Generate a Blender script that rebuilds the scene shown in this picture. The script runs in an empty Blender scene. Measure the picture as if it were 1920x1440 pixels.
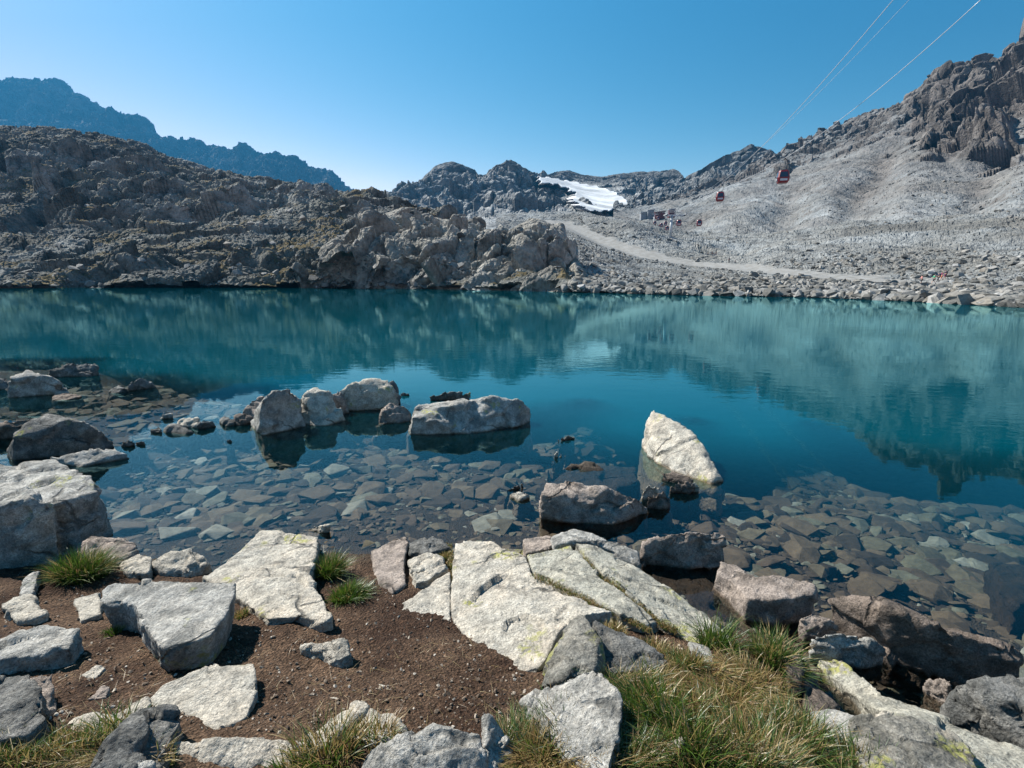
import bpy, bmesh, math, random
import numpy as np
from mathutils import Vector, Matrix
from mathutils.bvhtree import BVHTree
from mathutils.geometry import delaunay_2d_cdt
R = math.radians
scene = bpy.context.scene
col = scene.collection

# ------------------------------------------------------------------ camera, sky, sun, exposure
CAMZ = 2.2; FPX = 960.0; PITCH = math.atan(203/960.)
cam_d = bpy.data.cameras.new('camera'); cam_d.lens = 18; cam_d.sensor_width = 36
cam_d.clip_start = 0.05; cam_d.clip_end = 20000
cam = bpy.data.objects.new('camera', cam_d); col.objects.link(cam)
cam.location = (0, 0, CAMZ); cam.rotation_euler = (math.pi/2-PITCH, 0, 0)
scene.camera = cam
SUN_AZ = R(-58); SUN_EL = R(44)       # azimuth from +Y towards +X
w = bpy.data.worlds.new('World'); scene.world = w; w.use_nodes = True
nt = w.node_tree; nt.nodes.clear()
sky = nt.nodes.new('ShaderNodeTexSky'); sky.sky_type = 'NISHITA'; sky.sun_disc = False
sky.sun_elevation = SUN_EL; sky.sun_rotation = SUN_AZ; sky.altitude = 2600
sky.air_density = 1.0; sky.dust_density = 1.2; sky.ozone_density = 3.5
sc_ = nt.nodes.new('ShaderNodeSeparateColor'); cc_ = nt.nodes.new('ShaderNodeCombineColor')
SK = ((2.8, 15.5), (1.42, 2.42), (1.12, 1.46))     # exponent and gain per channel, on the 0..1 displayed scale
nt.links.new(sky.outputs[0], sc_.inputs[0]); SK_OUT = []
for i_, (e_, g_) in enumerate(SK):
    a_ = nt.nodes.new('ShaderNodeMath'); a_.operation = 'MULTIPLY'; a_.inputs[1].default_value = 0.15
    b_ = nt.nodes.new('ShaderNodeMath'); b_.operation = 'POWER'; b_.inputs[1].default_value = e_
    c_ = nt.nodes.new('ShaderNodeMath'); c_.operation = 'MULTIPLY'; c_.inputs[1].default_value = g_/0.15
    nt.links.new(sc_.outputs[i_], a_.inputs[0]); nt.links.new(a_.outputs[0], b_.inputs[0]); nt.links.new(b_.outputs[0], c_.inputs[0]); SK_OUT.append(c_.outputs[0])
bg = nt.nodes.new('ShaderNodeBackground'); bg.inputs['Strength'].default_value = 0.05
wo = nt.nodes.new('ShaderNodeOutputWorld')
mn_ = []
for i_, f_ in ((0, .86), (1, .94)):          # keep the glow round the sun white, not red
    a_ = nt.nodes.new('ShaderNodeMath'); a_.operation = 'MULTIPLY'; a_.inputs[1].default_value = f_; nt.links.new(SK_OUT[i_+1], a_.inputs[0])
    b_ = nt.nodes.new('ShaderNodeMath'); b_.operation = 'MINIMUM'; nt.links.new(a_.outputs[0], b_.inputs[0]); nt.links.new(SK_OUT[i_], b_.inputs[1]); nt.links.new(b_.outputs[0], cc_.inputs[i_])
nt.links.new(SK_OUT[2], cc_.inputs[2])
nt.links.new(cc_.outputs[0], bg.inputs[0]); nt.links.new(bg.outputs[0], wo.inputs[0])
sd = bpy.data.lights.new('sun', 'SUN'); sd.energy = 5.0; sd.angle = R(0.53); sd.color = (1.0, 0.95, 0.88)
so = bpy.data.objects.new('sun', sd); col.objects.link(so)
sdir = Vector((math.sin(SUN_AZ)*math.cos(SUN_EL), math.cos(SUN_AZ)*math.cos(SUN_EL), math.sin(SUN_EL)))
so.rotation_euler = sdir.to_track_quat('Z', 'Y').to_euler(); so.location = (-20, 10, 60)
scene.view_settings.view_transform = 'Standard'; scene.view_settings.look = 'None'
scene.view_settings.exposure = 1.7; scene.view_settings.gamma = 1
scene.render.engine = 'CYCLES'
scene.cycles.max_bounces = 6; scene.cycles.transparent_max_bounces = 16; scene.cycles.volume_bounces = 0
scene.cycles.diffuse_bounces = 3; scene.cycles.glossy_bounces = 3; scene.cycles.caustics_reflective = False

# ------------------------------------------------------------------ rays through the photograph (1920 x 1440)
FW = np.array([0, math.cos(PITCH), -math.sin(PITCH)]); UP = np.array([0, math.sin(PITCH), math.cos(PITCH)])
def ray(px, py):
    px = np.asarray(px, float); py = np.asarray(py, float)
    a = (px-960)/FPX; b = (720-py)/FPX
    return np.stack([a, FW[1]+b*UP[1], FW[2]+b*UP[2]], -1)
def atz(px, py, z=0.0):
    d = ray(px, py); t = (np.asarray(z)-CAMZ)/d[..., 2]
    return d*t[..., None]+np.array([0, 0, CAMZ])
def aty(px, py, Y):
    d = ray(px, py); t = np.asarray(Y)/d[..., 1]
    return d*t[..., None]+np.array([0, 0, CAMZ])

# ------------------------------------------------------------------ numpy noise
def _h(ix, iy, iz, s):
    n = (ix.astype(np.int64)*374761393+iy.astype(np.int64)*668265263+iz.astype(np.int64)*2147483647+s*974634777) & 0xffffffff
    n = ((n ^ (n >> 13))*1274126177) & 0xffffffff
    n = ((n ^ (n >> 16))*2246822519) & 0xffffffff
    n = n ^ (n >> 15)
    return (n & 0xffffff)/float(0xffffff)
def vnoise(p, s=0):
    i = np.floor(p).astype(np.int64); f = p-i; u = f*f*f*(f*(f*6-15)+10)
    r = 0
    for dx in (0, 1):
        wx = u[:, 0] if dx else 1-u[:, 0]
        for dy in (0, 1):
            wy = u[:, 1] if dy else 1-u[:, 1]
            for dz in (0, 1):
                wz = u[:, 2] if dz else 1-u[:, 2]
                r = r+wx*wy*wz*_h(i[:, 0]+dx, i[:, 1]+dy, i[:, 2]+dz, s)
    return r*2-1
def fbm(p, octv=4, s=0, gain=0.5, ridged=False):
    a = 1.0; t = 0; r = 0; q = p.copy()
    c, sn = math.cos(0.6), math.sin(0.6)
    for o in range(octv):
        n = vnoise(q, s+o)
        if ridged: n = 1-2*np.abs(n)
        r = r+a*n; t += a; a *= gain
        q = np.stack([c*q[:, 0]-sn*q[:, 1], sn*q[:, 0]+c*q[:, 1], q[:, 2]], -1)*2.03+7.3
    return r/t
def cells(p, s=0):
    """cell noise: F1, F2, random per cell, tilt"""
    i = np.floor(p).astype(np.int64); N = len(p)
    f1 = np.full(N, 9.); f2 = np.full(N, 9.); rnd = np.zeros(N); tl = np.zeros(N)
    for dx in (-1, 0, 1):
        for dy in (-1, 0, 1):
            for dz in (-1, 0, 1):
                a, b, c = i[:, 0]+dx, i[:, 1]+dy, i[:, 2]+dz
                h1 = _h(a, b, c, s); h2 = _h(a, b, c, s+11); h3 = _h(a, b, c, s+23)
                v0 = a+h1-p[:, 0]; v1 = b+h2-p[:, 1]; v2 = c+h3-p[:, 2]
                d = v0*v0+v1*v1+v2*v2
                m = d < f1
                f2 = np.where(m, f1, np.minimum(f2, d))
                f1 = np.where(m, d, f1)
                rr = (h1*7.31+h2*3.17+h3*5.77) % 1.0
                rnd = np.where(m, rr, rnd)
                tl = np.where(m, v0*(h2-.5)+v1*(h3-.5)+v2*(h1-.5), tl)
    return np.sqrt(f1), np.sqrt(f2), rnd, tl
def sstep(a, b, x):
    t = np.clip((x-a)/(b-a), 0, 1); return t*t*(3-2*t)

# ------------------------------------------------------------------ object helpers
def tag(o, label=None, cat=None, group=None, kind=None):
    if label: o['label'] = label
    if cat: o['category'] = cat
    if group: o['group'] = group
    if kind: o['kind'] = kind
    return o
def link(name, me, parent=None, loc=None):
    o = bpy.data.objects.new(name, me); col.objects.link(o)
    if parent is not None: o.parent = parent
    if loc is not None: o.location = loc
    return o
def mesh_np(name, V, F, mat=None, smooth=False, attrs=None):
    """V (n,3), F (m,k) uniform face array"""
    me = bpy.data.meshes.new(name)
    F = np.asarray(F, np.int32); k = F.shape[1]; m = len(F)
    me.vertices.add(len(V)); me.vertices.foreach_set('co', np.asarray(V, np.float32).ravel())
    me.loops.add(m*k); me.loops.foreach_set('vertex_index', F.ravel())
    me.polygons.add(m); me.polygons.foreach_set('loop_start', np.arange(0, m*k, k, dtype=np.int32))
    me.polygons.foreach_set('use_smooth', np.full(m, smooth))
    me.update(calc_edges=True)
    if attrs:
        for an, av in attrs.items():
            a = me.attributes.new(an, 'FLOAT', 'POINT'); a.data.foreach_set('value', np.asarray(av, np.float32))
    if mat: me.materials.append(mat)
    return me
def grid_faces(nv, nu, keep=None, wrap=False):
    i = np.arange(nv-1)[:, None]*nu; j = np.arange(nu-1)[None, :]
    a = (i+j).ravel()
    return np.stack([a, a+1, a+1+nu, a+nu], -1)
def compact(V, F, attrs=None):
    u, inv = np.unique(F.ravel(), return_inverse=True)
    return V[u], inv.reshape(F.shape), {k: v[u] for k, v in (attrs or {}).items()}

# ------------------------------------------------------------------ materials
class NT:
    def __init__(s, name):
        s.m = bpy.data.materials.new(name); s.m.use_nodes = True; s.t = s.m.node_tree; s.t.nodes.clear()
        s.out = s.n('ShaderNodeOutputMaterial')
        s.geo = s.n('ShaderNodeNewGeometry'); s.tc = s.n('ShaderNodeTexCoord')
    def n(s, typ, **kw):
        x = s.t.nodes.new(typ)
        for k, v in kw.items(): setattr(x, k, v)
        return x
    def l(s, a, b): s.t.links.new(a, b)
    def put(s, sock, v):
        if isinstance(v, bpy.types.NodeSocket): s.l(v, sock)
        elif isinstance(v, (tuple, list)) and len(v) == 3 and sock.type == 'RGBA': sock.default_value = (*v, 1)
        else: sock.default_value = v
    def noise(s, scale, detail=4, rough=.55, vec=None, dist=0, typ=None):
        x = s.n('ShaderNodeTexNoise'); x.inputs['Scale'].default_value = scale; x.inputs['Detail'].default_value = detail
        x.inputs['Roughness'].default_value = rough; x.inputs['Distortion'].default_value = dist
        if typ: x.noise_type = typ
        s.l(vec or s.tc.outputs['Object'], x.inputs['Vector']); return x.outputs[0]
    def vor(s, scale, feat='F1', vec=None, out=0):
        x = s.n('ShaderNodeTexVoronoi', feature=feat); x.inputs['Scale'].default_value = scale
        s.l(vec or s.tc.outputs['Object'], x.inputs['Vector']); return x.outputs[out]
    def ramp(s, fac, stops, interp='LINEAR'):
        x = s.n('ShaderNodeValToRGB'); cr = x.color_ramp; cr.interpolation = interp
        while len(cr.elements) < len(stops): cr.elements.new(.5)
        for e, (p, c) in zip(cr.elements, stops):
            e.position = p; e.color = (c, c, c, 1) if isinstance(c, (int, float)) else (*c, 1)
        s.l(fac, x.inputs[0]); return x.outputs[0]
    def mix(s, f, a, b, mode='MIX'):
        x = s.n('ShaderNodeMix', data_type='RGBA', blend_type=mode)
        s.put(x.inputs[0], f); s.put(x.inputs[6], a); s.put(x.inputs[7], b); return x.outputs[2]
    def math(s, op, a, b=0.0, c=None, clamp=False):
        x = s.n('ShaderNodeMath', operation=op); x.use_clamp = clamp
        s.put(x.inputs[0], a); s.put(x.inputs[1], b)
        if c is not None: s.put(x.inputs[2], c)
        return x.outputs[0]
    def attr(s, name):
        x = s.n('ShaderNodeAttribute'); x.attribute_name = name; return x.outputs['Fac']
    def sep(s, v):
        x = s.n('ShaderNodeSeparateXYZ'); s.l(v, x.inputs[0]); return x.outputs
    def bump(s, h, strength=.5, dist=.05, nrm=None):
        x = s.n('ShaderNodeBump'); x.inputs['Strength'].default_value = strength; x.inputs['Distance'].default_value = dist
        s.l(h, x.inputs['Height'])
        if nrm: s.l(nrm, x.inputs['Normal'])
        return x.outputs[0]
    def pbr(s, colr, rough=.9, nrm=None, spec=.25, metal=0):
        b = s.n('ShaderNodeBsdfPrincipled'); s.put(b.inputs['Base Color'], colr); s.put(b.inputs['Roughness'], rough)
        b.inputs['Specular IOR Level'].default_value = spec; b.inputs['Metallic'].default_value = metal
        if nrm: s.l(nrm, b.inputs['Normal'])
        s.l(b.outputs[0], s.out.inputs[0]); return b
def plain(name, c, rough=.6, metal=0, spec=.4):
    k = NT(name); n = k.noise(9, 5); c2 = tuple(v*.72 for v in c)
    k.pbr(k.mix(k.ramp(n, [(.35, 0.), (.75, 1.)]), c, c2), rough, spec=spec, metal=metal); return k.m

def granite(name, light, dark, warm, lichen=.0, dark_amt=.5, wet=True, spk=110, bmp=1.0, f=1.0):
    k = NT(name); light, dark, warm = [tuple(v*f for v in c_) for c_ in (light, dark, warm)]
    big = k.noise(2.3, 5, .6); mid = k.noise(11, 6, .65); fine = k.noise(spk, 3, .7)
    c = k.mix(k.ramp(big, [(.38, 0.), (.66, 1.)]), light, warm)
    c = k.mix(k.ramp(mid, [(.40, 0.), (.66, 1.)]), c, tuple(v*.52 for v in light))
    c = k.mix(.55, c, k.ramp(k.noise(1.1, 3, .5), [(.3, .62), (.65, 1.12)]), 'MULTIPLY')
    blot = k.ramp(k.noise(5.2, 8, .72), [(.60-dark_amt*.22, 0.), (.72-dark_amt*.15, 1.)])
    c = k.mix(k.math('MULTIPLY', blot, .75), c, dark)
    sp = k.ramp(k.vor(spk*.9, out=1), [(.0, .42), (.3, .80), (.6, 1.0), (1., 1.3)])
    c = k.mix(.75, c, sp, 'MULTIPLY')
    c = k.mix(.8, c, k.ramp(fine, [(.30, .45), (.5, 1.), (.72, 1.25)]), 'MULTIPLY')
    wp = k.n('ShaderNodeVectorMath', operation='ADD'); nzv = k.n('ShaderNodeTexNoise'); nzv.inputs['Scale'].default_value = 3.; nzv.inputs['Detail'].default_value = 4
    k.l(k.tc.outputs['Object'], nzv.inputs['Vector']); sc_ = k.n('ShaderNodeVectorMath', operation='SCALE'); k.l(nzv.outputs['Color'], sc_.inputs[0]); sc_.inputs['Scale'].default_value = .35
    k.l(k.tc.outputs['Object'], wp.inputs[0]); k.l(sc_.outputs[0], wp.inputs[1])
    crk = k.math('MULTIPLY', k.ramp(k.vor(1.5, 'DISTANCE_TO_EDGE', vec=wp.outputs[0]), [(0., 1.), (.010, .7), (.022, 0.)]), k.ramp(k.noise(1.3, 2), [(.46, 0.), (.54, 1.)]))
    c = k.mix(k.math('MULTIPLY', crk, .8), c, tuple(v*.5 for v in dark))
    if lichen:
        lm = k.math('MULTIPLY', k.ramp(k.noise(3.1, 3, .5), [(.62-lichen*.12, 0.), (.68-lichen*.1, 1.)]),
                    k.ramp(k.noise(26, 4, .7), [(.46, 0.), (.56, 1.)]))
        c = k.mix(k.math('MULTIPLY', lm, .85), c, (.30, .30, .085))
    rough = .92
    if wet:
        z = k.sep(k.geo.outputs['Position'])[2]
        wl = k.math('ADD', z, k.math('MULTIPLY', k.math('SUBTRACT', k.noise(9, 3), .5), .05))
        wm = k.ramp(wl, [(.0, 1.), (.028, 0.)])
        c = k.mix(wm, c, k.mix(1., c, (.36, .30, .24), 'MULTIPLY'))
        rough = k.math('SUBTRACT', .92, k.math('MULTIPLY', wm, .35))
    h = k.math('ADD', k.math('MULTIPLY', k.noise(7, 8, .68), 1.0), k.math('MULTIPLY', k.noise(45, 6, .7), .35))
    h = k.math('ADD', h, k.math('MULTIPLY', fine, .10)); h = k.math('SUBTRACT', h, k.math('MULTIPLY', crk, .35))
    k.pbr(c, rough, k.bump(h, 1.0, .06*bmp), spec=.2)
    return k.m

M = {}
M['white'] = granite('pale_granite', (.43, .405, .345), (.12, .112, .095), (.405, .35, .275), lichen=.1, dark_amt=.2, f=1.33)
M['whitelichen'] = granite('pale_granite_lichen', (.38, .37, .31), (.12, .118, .098), (.34, .31, .245), lichen=.75, dark_amt=.35, f=1.3)
M['grey'] = granite('grey_granite', (.31, .305, .28), (.075, .076, .07), (.26, .24, .205), lichen=.05, dark_amt=.75, f=1.7)
M['dark'] = granite('dark_granite', (.20, .198, .185), (.038, .040, .038), (.16, .148, .125), lichen=.1, dark_amt=1.0, f=1.5)
M['greylichen'] = granite('grey_granite_lichen', (.26, .252, .22), (.055, .055, .048), (.21, .185, .145), lichen=1.1, dark_amt=.85, f=1.5)
M['pink'] = granite('pinkish_granite', (.29, .245, .21), (.08, .067, .057), (.235, .195, .16), lichen=0., dark_amt=.55, f=1.45)
M['brown'] = granite('brown_granite', (.20, .163, .135), (.052, .044, .037), (.165, .128, .10), lichen=0., dark_amt=.65, f=1.25)
M['wetslab'] = granite('submerged_granite', (.13, .105, .08), (.04, .036, .03), (.10, .075, .056), lichen=0., dark_amt=.6, f=0.8)

def far_rock(name, light, dark, warm, grass, grass_amt, s=1.0, cliff=None, bd=1.0, f=.8, fc=.85):
    """s: size of the rock detail in metres"""
    k = NT(name); light, dark, warm, grass = [tuple(v*f for v in c_) for c_ in (light, dark, warm, grass)]; cliff = cliff and tuple(v*f for v in cliff)
    nz = k.sep(k.geo.outputs['True Normal'])[2]
    big = k.noise(.035/s, 6, .62); mid = k.noise(.22/s, 8, .68); fine = k.noise(1.3/s, 6, .72)
    c = k.mix(k.ramp(big, [(.4, 0.), (.62, 1.)]), light, warm)
    c = k.mix(k.ramp(mid, [(.45, 0.), (.64, .85)]), c, dark)
    c = k.mix(fc, c, k.ramp(fine, [(.3, .55), (.5, 1.), (.7, 1.35)]), 'MULTIPLY')
    c = k.mix(1., c, k.ramp(k.noise(.016/s**.5, 4, .6), [(.35, .72), (.62, 1.12)]), 'MULTIPLY')
    if cliff:
        cm = k.math('MAXIMUM', k.attr('cliff'), k.math('MULTIPLY', k.ramp(nz, [(.46, 1.), (.74, 0.)]), .85))
        rib = k.n('ShaderNodeMapping'); rib.inputs['Scale'].default_value = (1, 1, .22); k.l(k.tc.outputs['Object'], rib.inputs['Vector'])
        cc = k.mix(k.ramp(k.noise(.10/s**.3, 7, .7, vec=rib.outputs[0]), [(.38, 0.), (.62, 1.)]), tuple(v*1.9 for v in cliff), tuple(v*.55 for v in cliff))
        c = k.mix(cm, c, k.mix(.8, cc, k.ramp(fine, [(.3, .55), (.7, 1.35)]), 'MULTIPLY'))
    if grass_amt > 0:
        gm = k.math('MULTIPLY', k.ramp(k.noise(.075/s, 8, .66), [(.55-grass_amt*.10, 0.), (.62-grass_amt*.09, 1.)]), k.ramp(nz, [(.45, 0.), (.75, 1.)]))
        c = k.mix(k.math('MULTIPLY', gm, .85), c, k.mix(k.noise(2/s, 2), grass, (.16, .10, .035)))
    h = k.math('ADD', k.noise(.5/s, 9, .7), k.math('MULTIPLY', k.vor(1.6/s), .35))
    k.pbr(c, .95, k.bump(h, .9, .9*s*bd), spec=.1)
    return k.m
M['hill'] = far_rock('hill_rock', (.27, .275, .255), (.038, .043, .041), (.14, .138, .115), (.06, .06, .016), .45, 1.0)
M['outcrop'] = far_rock('outcrop_rock', (.40, .385, .345), (.085, .085, .078), (.30, .28, .235), (.07, .065, .02), 0, 1.0)
M['moraine'] = far_rock('moraine_gravel', (.29, .305, .302), (.11, .116, .115), (.225, .22, .20), (.13, .115, .05), 0, 1.0)
M['scree'] = far_rock('scree_slope', (.29, .312, .318), (.115, .123, .126), (.225, .225, .212), (.1, .1, .04), 0, 2.2, cliff=(.105, .096, .088), bd=.6, fc=.5)
M['peaks'] = far_rock('peak_rock', (.44, .455, .45), (.12, .125, .13), (.30, .30, .28), (.1, .1, .04), 0, 5.0, cliff=(.12, .125, .125))
M['farmt'] = far_rock('far_mountain_rock', (.24, .25, .25), (.02, .023, .025), (.06, .06, .055), (.1, .1, .04), 0, 14.0)

k = NT('gravel_path'); c = k.mix(k.ramp(k.noise(.5, 6), [(.4, 0.), (.65, 1.)]), (.225, .225, .215), (.17, .165, .15))
c = k.mix(.6, c, k.ramp(k.noise(6, 4, .7), [(.3, .7), (.7, 1.2)]), 'MULTIPLY')
k.pbr(c, .95, k.bump(k.noise(5, 6), .4, .1)); M['path'] = k.m
k = NT('snow_ice'); c = k.mix(k.ramp(k.noise(.02, 7, .65), [(.40, 0.), (.60, 1.)]), (.66, .67, .67), (.36, .37, .37))
k.pbr(c, .6, k.bump(k.noise(.05, 8, .6), .6, 3.), spec=.4); M['snow'] = k.m
# boulders seen from afar, one tone per stone
k = NT('boulder_rock'); oi = k.n('ShaderNodeObjectInfo')
rnd = k.attr('tone')
c = k.ramp(rnd, [(0, (.06, .06, .056)), (.3, (.14, .138, .126)), (.6, (.21, .208, .197)), (.85, (.17, .155, .13)), (1, (.30, .298, .285))])
c = k.mix(.8, c, k.ramp(k.noise(4, 6, .7, vec=k.geo.outputs['Position']), [(.3, .5), (.7, 1.3)]), 'MULTIPLY')
k.pbr(c, .95, k.bump(k.noise(3, 7, .7, vec=k.geo.outputs['Position']), .6, .12)); M['boulder'] = k.m
k = NT('pebble_stone')
c = k.ramp(k.attr('tone'), [(0, (.04, .028, .02)), (.45, (.12, .09, .065)), (.8, (.24, .20, .155)), (1, (.42, .38, .32))])
k.pbr(c, .95, k.bump(k.noise(120, 4, .7, vec=k.geo.outputs['Position']), .5, .004)); M['pebble'] = k.m
k = NT('submerged_stone'); rnd = k.attr('tone')
c = k.ramp(rnd, [(0, (.020, .015, .010)), (.35, (.058, .042, .027)), (.65, (.095, .072, .045)), (.88, (.080, .076, .050)), (.96, (.12, .12, .09)), (1, (.20, .20, .17))])
c = k.mix(.8, c, k.ramp(k.noise(14, 6, .7, vec=k.geo.outputs['Position']), [(.3, .45), (.7, 1.35)]), 'MULTIPLY')
k.pbr(c, .9, k.bump(k.noise(20, 7, .7, vec=k.geo.outputs['Position']), .6, .02)); M['stone'] = k.m
# soil + lake bed
k = NT('shore_soil'); z = k.sep(k.geo.outputs['Position'])[2]
P = k.geo.outputs['Position']
s1 = k.mix(k.ramp(k.noise(1.7, 6, .6, vec=P), [(.4, 0.), (.62, 1.)]), (.050, .028, .017), (.13, .083, .052))
s1 = k.mix(.9, s1, k.ramp(k.noise(38, 5, .75, vec=P), [(.3, .35), (.52, 1.), (.68, 2.1)]), 'MULTIPLY')
gr = k.ramp(k.vor(150, out=1, vec=P), [(0., .5), (.75, 1.), (.86, 2.6)], 'LINEAR')
s1 = k.mix(.35, s1, gr, 'MULTIPLY')
bed = k.mix(k.ramp(k.noise(2.5, 6, .65, vec=P), [(.4, 0.), (.62, 1.)]), (.055, .044, .032), (.032, .027, .021))
bed = k.mix(.7, bed, k.ramp(k.noise(20, 5, .7, vec=P), [(.3, .6), (.7, 1.4)]), 'MULTIPLY')
s1 = k.mix(k.ramp(k.math('ADD', z, .5), [(.49, 1.), (.535, 0.)]), s1, bed)
h = k.math('ADD', k.noise(16, 8, .75, vec=P), k.math('MULTIPLY', k.vor(70, vec=P), .5))
k.pbr(s1, .95, k.bump(h, 1., .055), spec=.15); M['soil'] = k.m
# grass
def grassmat(name, stops):
    k = NT(name); t = k.attr('tone'); c = k.ramp(t, stops)
    b = k.n('ShaderNodeBsdfDiffuse'); k.l(c, b.inputs[0]); tr = k.n('ShaderNodeBsdfTranslucent'); k.l(c, tr.inputs[0])
    mx = k.n('ShaderNodeMixShader'); mx.inputs[0].default_value = .4; k.l(b.outputs[0], mx.inputs[1]); k.l(tr.outputs[0], mx.inputs[2])
    g = k.n('ShaderNodeBsdfGlossy'); g.inputs['Roughness'].default_value = .45; m2 = k.n('ShaderNodeMixShader'); m2.inputs[0].default_value = .05
    k.l(mx.outputs[0], m2.inputs[1]); k.l(g.outputs[0], m2.inputs[2]); k.l(m2.outputs[0], k.out.inputs[0]); return k.m
M['grass'] = grassmat('grass_blades', [(0, (.022, .06, .006)), (.4, (.06, .115, .012)), (.58, (.12, .16, .025)), (.66, (.25, .18, .06)), (.85, (.36, .27, .12)), (1, (.16, .08, .03))])
M['steel'] = plain('galvanised_steel', (.42, .44, .45), .45, .3)
M['cable'] = plain('steel_cable', (.52, .54, .56), .4, .2)
M['red'] = plain('red_paint', (.17, .012, .018), .35)
M['darkred'] = plain('dark_red_cladding', (.10, .022, .022), .6)
M['black'] = plain('black_rubber', (.02, .02, .022), .5)
M['glass'] = plain('tinted_glass', (.03, .035, .05), .12, 0, .8)
M['ltglass'] = plain('pale_reflecting_panel', (.35, .37, .40), .2, 0, .8)
M['skin'] = plain('skin', (.50, .30, .21), .6)
M['hair'] = plain('dark_hair', (.03, .02, .015), .7)
M['green'] = plain('green_cloth', (.03, .32, .17), .8)
M['navy'] = plain('navy_cloth', (.03, .03, .07), .8)
M['purple'] = plain('maroon_cloth', (.16, .02, .09), .8)
M['orange'] = plain('orange_cloth', (.50, .14, .06), .8)
M['pinkc'] = plain('pink_cloth', (.48, .20, .19), .8)
M['charcoal'] = plain('charcoal_cloth', (.035, .035, .04), .8)
M['wall'] = plain('grey_wall', (.22, .24, .26), .8)
M['roofm'] = plain('pale_metal_roof', (.26, .29, .31), .4)

# ------------------------------------------------------------------ near ground and lake bed: one sheet
CP = []
def cps(*a): CP.extend(a)
cps((0,1440,.55),(200,1440,.55),(500,1440,.52),(800,1440,.52),(1050,1440,.55),(1300,1440,.58),(1550,1440,.44),
 (0,1330,.45),(150,1290,.40),(250,1290,.36),(480,1260,.33),(600,1270,.33),(800,1250,.33),(950,1330,.42),(1200,1330,.5),(1400,1330,.43),(1500,1400,.38),
 (0,1160,.22),(120,1100,.15),(100,1180,.24),(240,1230,.3),(180,1100,.12),(60,1050,.12),(250,1068,.06),(330,1090,.08),(450,1200,.26),(660,1170,.2),(700,1100,.1),(690,1060,.03),
 (680,1035,.0),(640,1010,-.04),(860,1200,.24),(1000,1270,.35),(1100,1200,.3),(1250,1270,.38),(1380,1260,.27),(1450,1210,.10),(1480,1260,.15),(1500,1340,.2),
 (120,1030,0),(220,1045,-.02),(400,1070,-.02),(1330,1180,.0),(1400,1185,0),(1490,1215,-.03),(1540,1340,-.03),(1600,1440,.2),(1680,1440,.05),
 (500,990,-.12),(300,1000,-.15),(150,960,-.2),(700,960,-.2),(600,900,-.35),(300,900,-.35),(900,1000,-.15),(900,900,-.35),(1100,960,-.25),(1250,1060,-.12),(1150,1010,-.12),
 (1400,1000,-.3),(1350,1150,-.12),(1450,1170,-.12),(1600,1200,-.18),(1620,1300,-.14),(1700,1350,-.15),(1600,1100,-.35),(1900,1200,-.4),(1800,1050,-.6),(1600,950,-.55),(1920,960,-.7),(1920,1440,-.05),
 (1500,870,-.7),(1300,850,-.55),(1100,800,-.5),(900,830,-.45),(700,830,-.4),(500,840,-.35),(300,830,-.25),(100,880,-.15),(100,760,-.22),(300,730,-.28),(500,765,-.42),(200,700,-.42),(0,700,-.38),
 (0,668,-1.0),(-300,690,-1.2),(-300,640,-3),(-300,740,-.5),(250,682,-1.0),(450,702,-1.1),(600,722,-1.2),(800,722,-1.3),(1000,748,-1.3),(1200,795,-1.4),(1400,808,-1.4),(1700,815,-1.4),(1920,830,-1.5),
 (0,645,-3),(400,660,-3.5),(800,690,-4),(1100,720,-4.5),(1400,765,-4.5),(1920,770,-4.5),(0,600,-8),(960,610,-8),(1920,650,-9))
CPA = np.array(CP, float); CPX = atz(CPA[:, 0], CPA[:, 1], np.where(CPA[:, 2] < -.8, 0, CPA[:, 2])); CPX[:, 2] = CPA[:, 2]
extra = np.array([(0,-4,.7),(-3,-2,.7),(3,-2,.6),(-4,1,.6),(-2.5,0,.65),(0,0,.58),(.8,.3,.6),(2.2,.4,.3),(4,.5,-.2),(5,3,-.6),(-8,3,.3),(-8,6,-.2),(-10,8,-.5),(-14,8,-.7),(-17,11,-1.5),(8,3,-1.5),(0,-9,1.2),(-9,-6,1.1),(9,-6,.9),(12,-2,-.3),
                  (-60,60,-9),(0,55,-9),(35,28,-9),(-30,35,-9),(20,25,-9),(-25,12,-1.2),(-40,12,-2)], float)
CPX = np.vstack([CPX, extra])
_d = np.linalg.norm(CPX[:, None, :2]-CPX[None, :, :2], axis=2)
_A = np.block([[-_d, np.ones((len(CPX), 1)), CPX[:, :2]], [np.ones((1, len(CPX))), np.zeros((1, 3))], [CPX[:, :2].T, np.zeros((2, 3))]])
_w = np.linalg.solve(_A+np.diag([1e-3]*len(CPX)+[0]*3), np.concatenate([CPX[:, 2], [0, 0, 0]]))
def ground0(x, y):
    x = np.asarray(x, float).ravel(); y = np.asarray(y, float).ravel(); out = np.zeros(len(x))
    for i in range(0, len(x), 20000):
        xs, ys = x[i:i+20000], y[i:i+20000]
        d = np.sqrt((xs[:, None]-CPX[None, :, 0])**2+(ys[:, None]-CPX[None, :, 1])**2)
        out[i:i+20000] = -d@_w[:-3]+_w[-3]+_w[-2]*xs+_w[-1]*ys
    return out
def ground(x, y):
    z = ground0(x, y)
    x = np.asarray(x, float).ravel(); y = np.asarray(y, float).ravel()
    p = np.stack([x, y, x*0], -1)
    r = np.sqrt(x*x+y*y); am = np.clip(r/4, .6, 3)
    land = sstep(-.05, .12, z)
    z = z+am*.022*fbm(p*2.3, 4, 3)+land*(.012*fbm(p*11, 3, 9)+.008*fbm(p*37, 3, 19))
    return np.clip(z, -10, 3)
nr, na = 520, 760
rr = np.concatenate([np.geomspace(.25, 14, 430), np.geomspace(14.3, 110, 90)])
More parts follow.
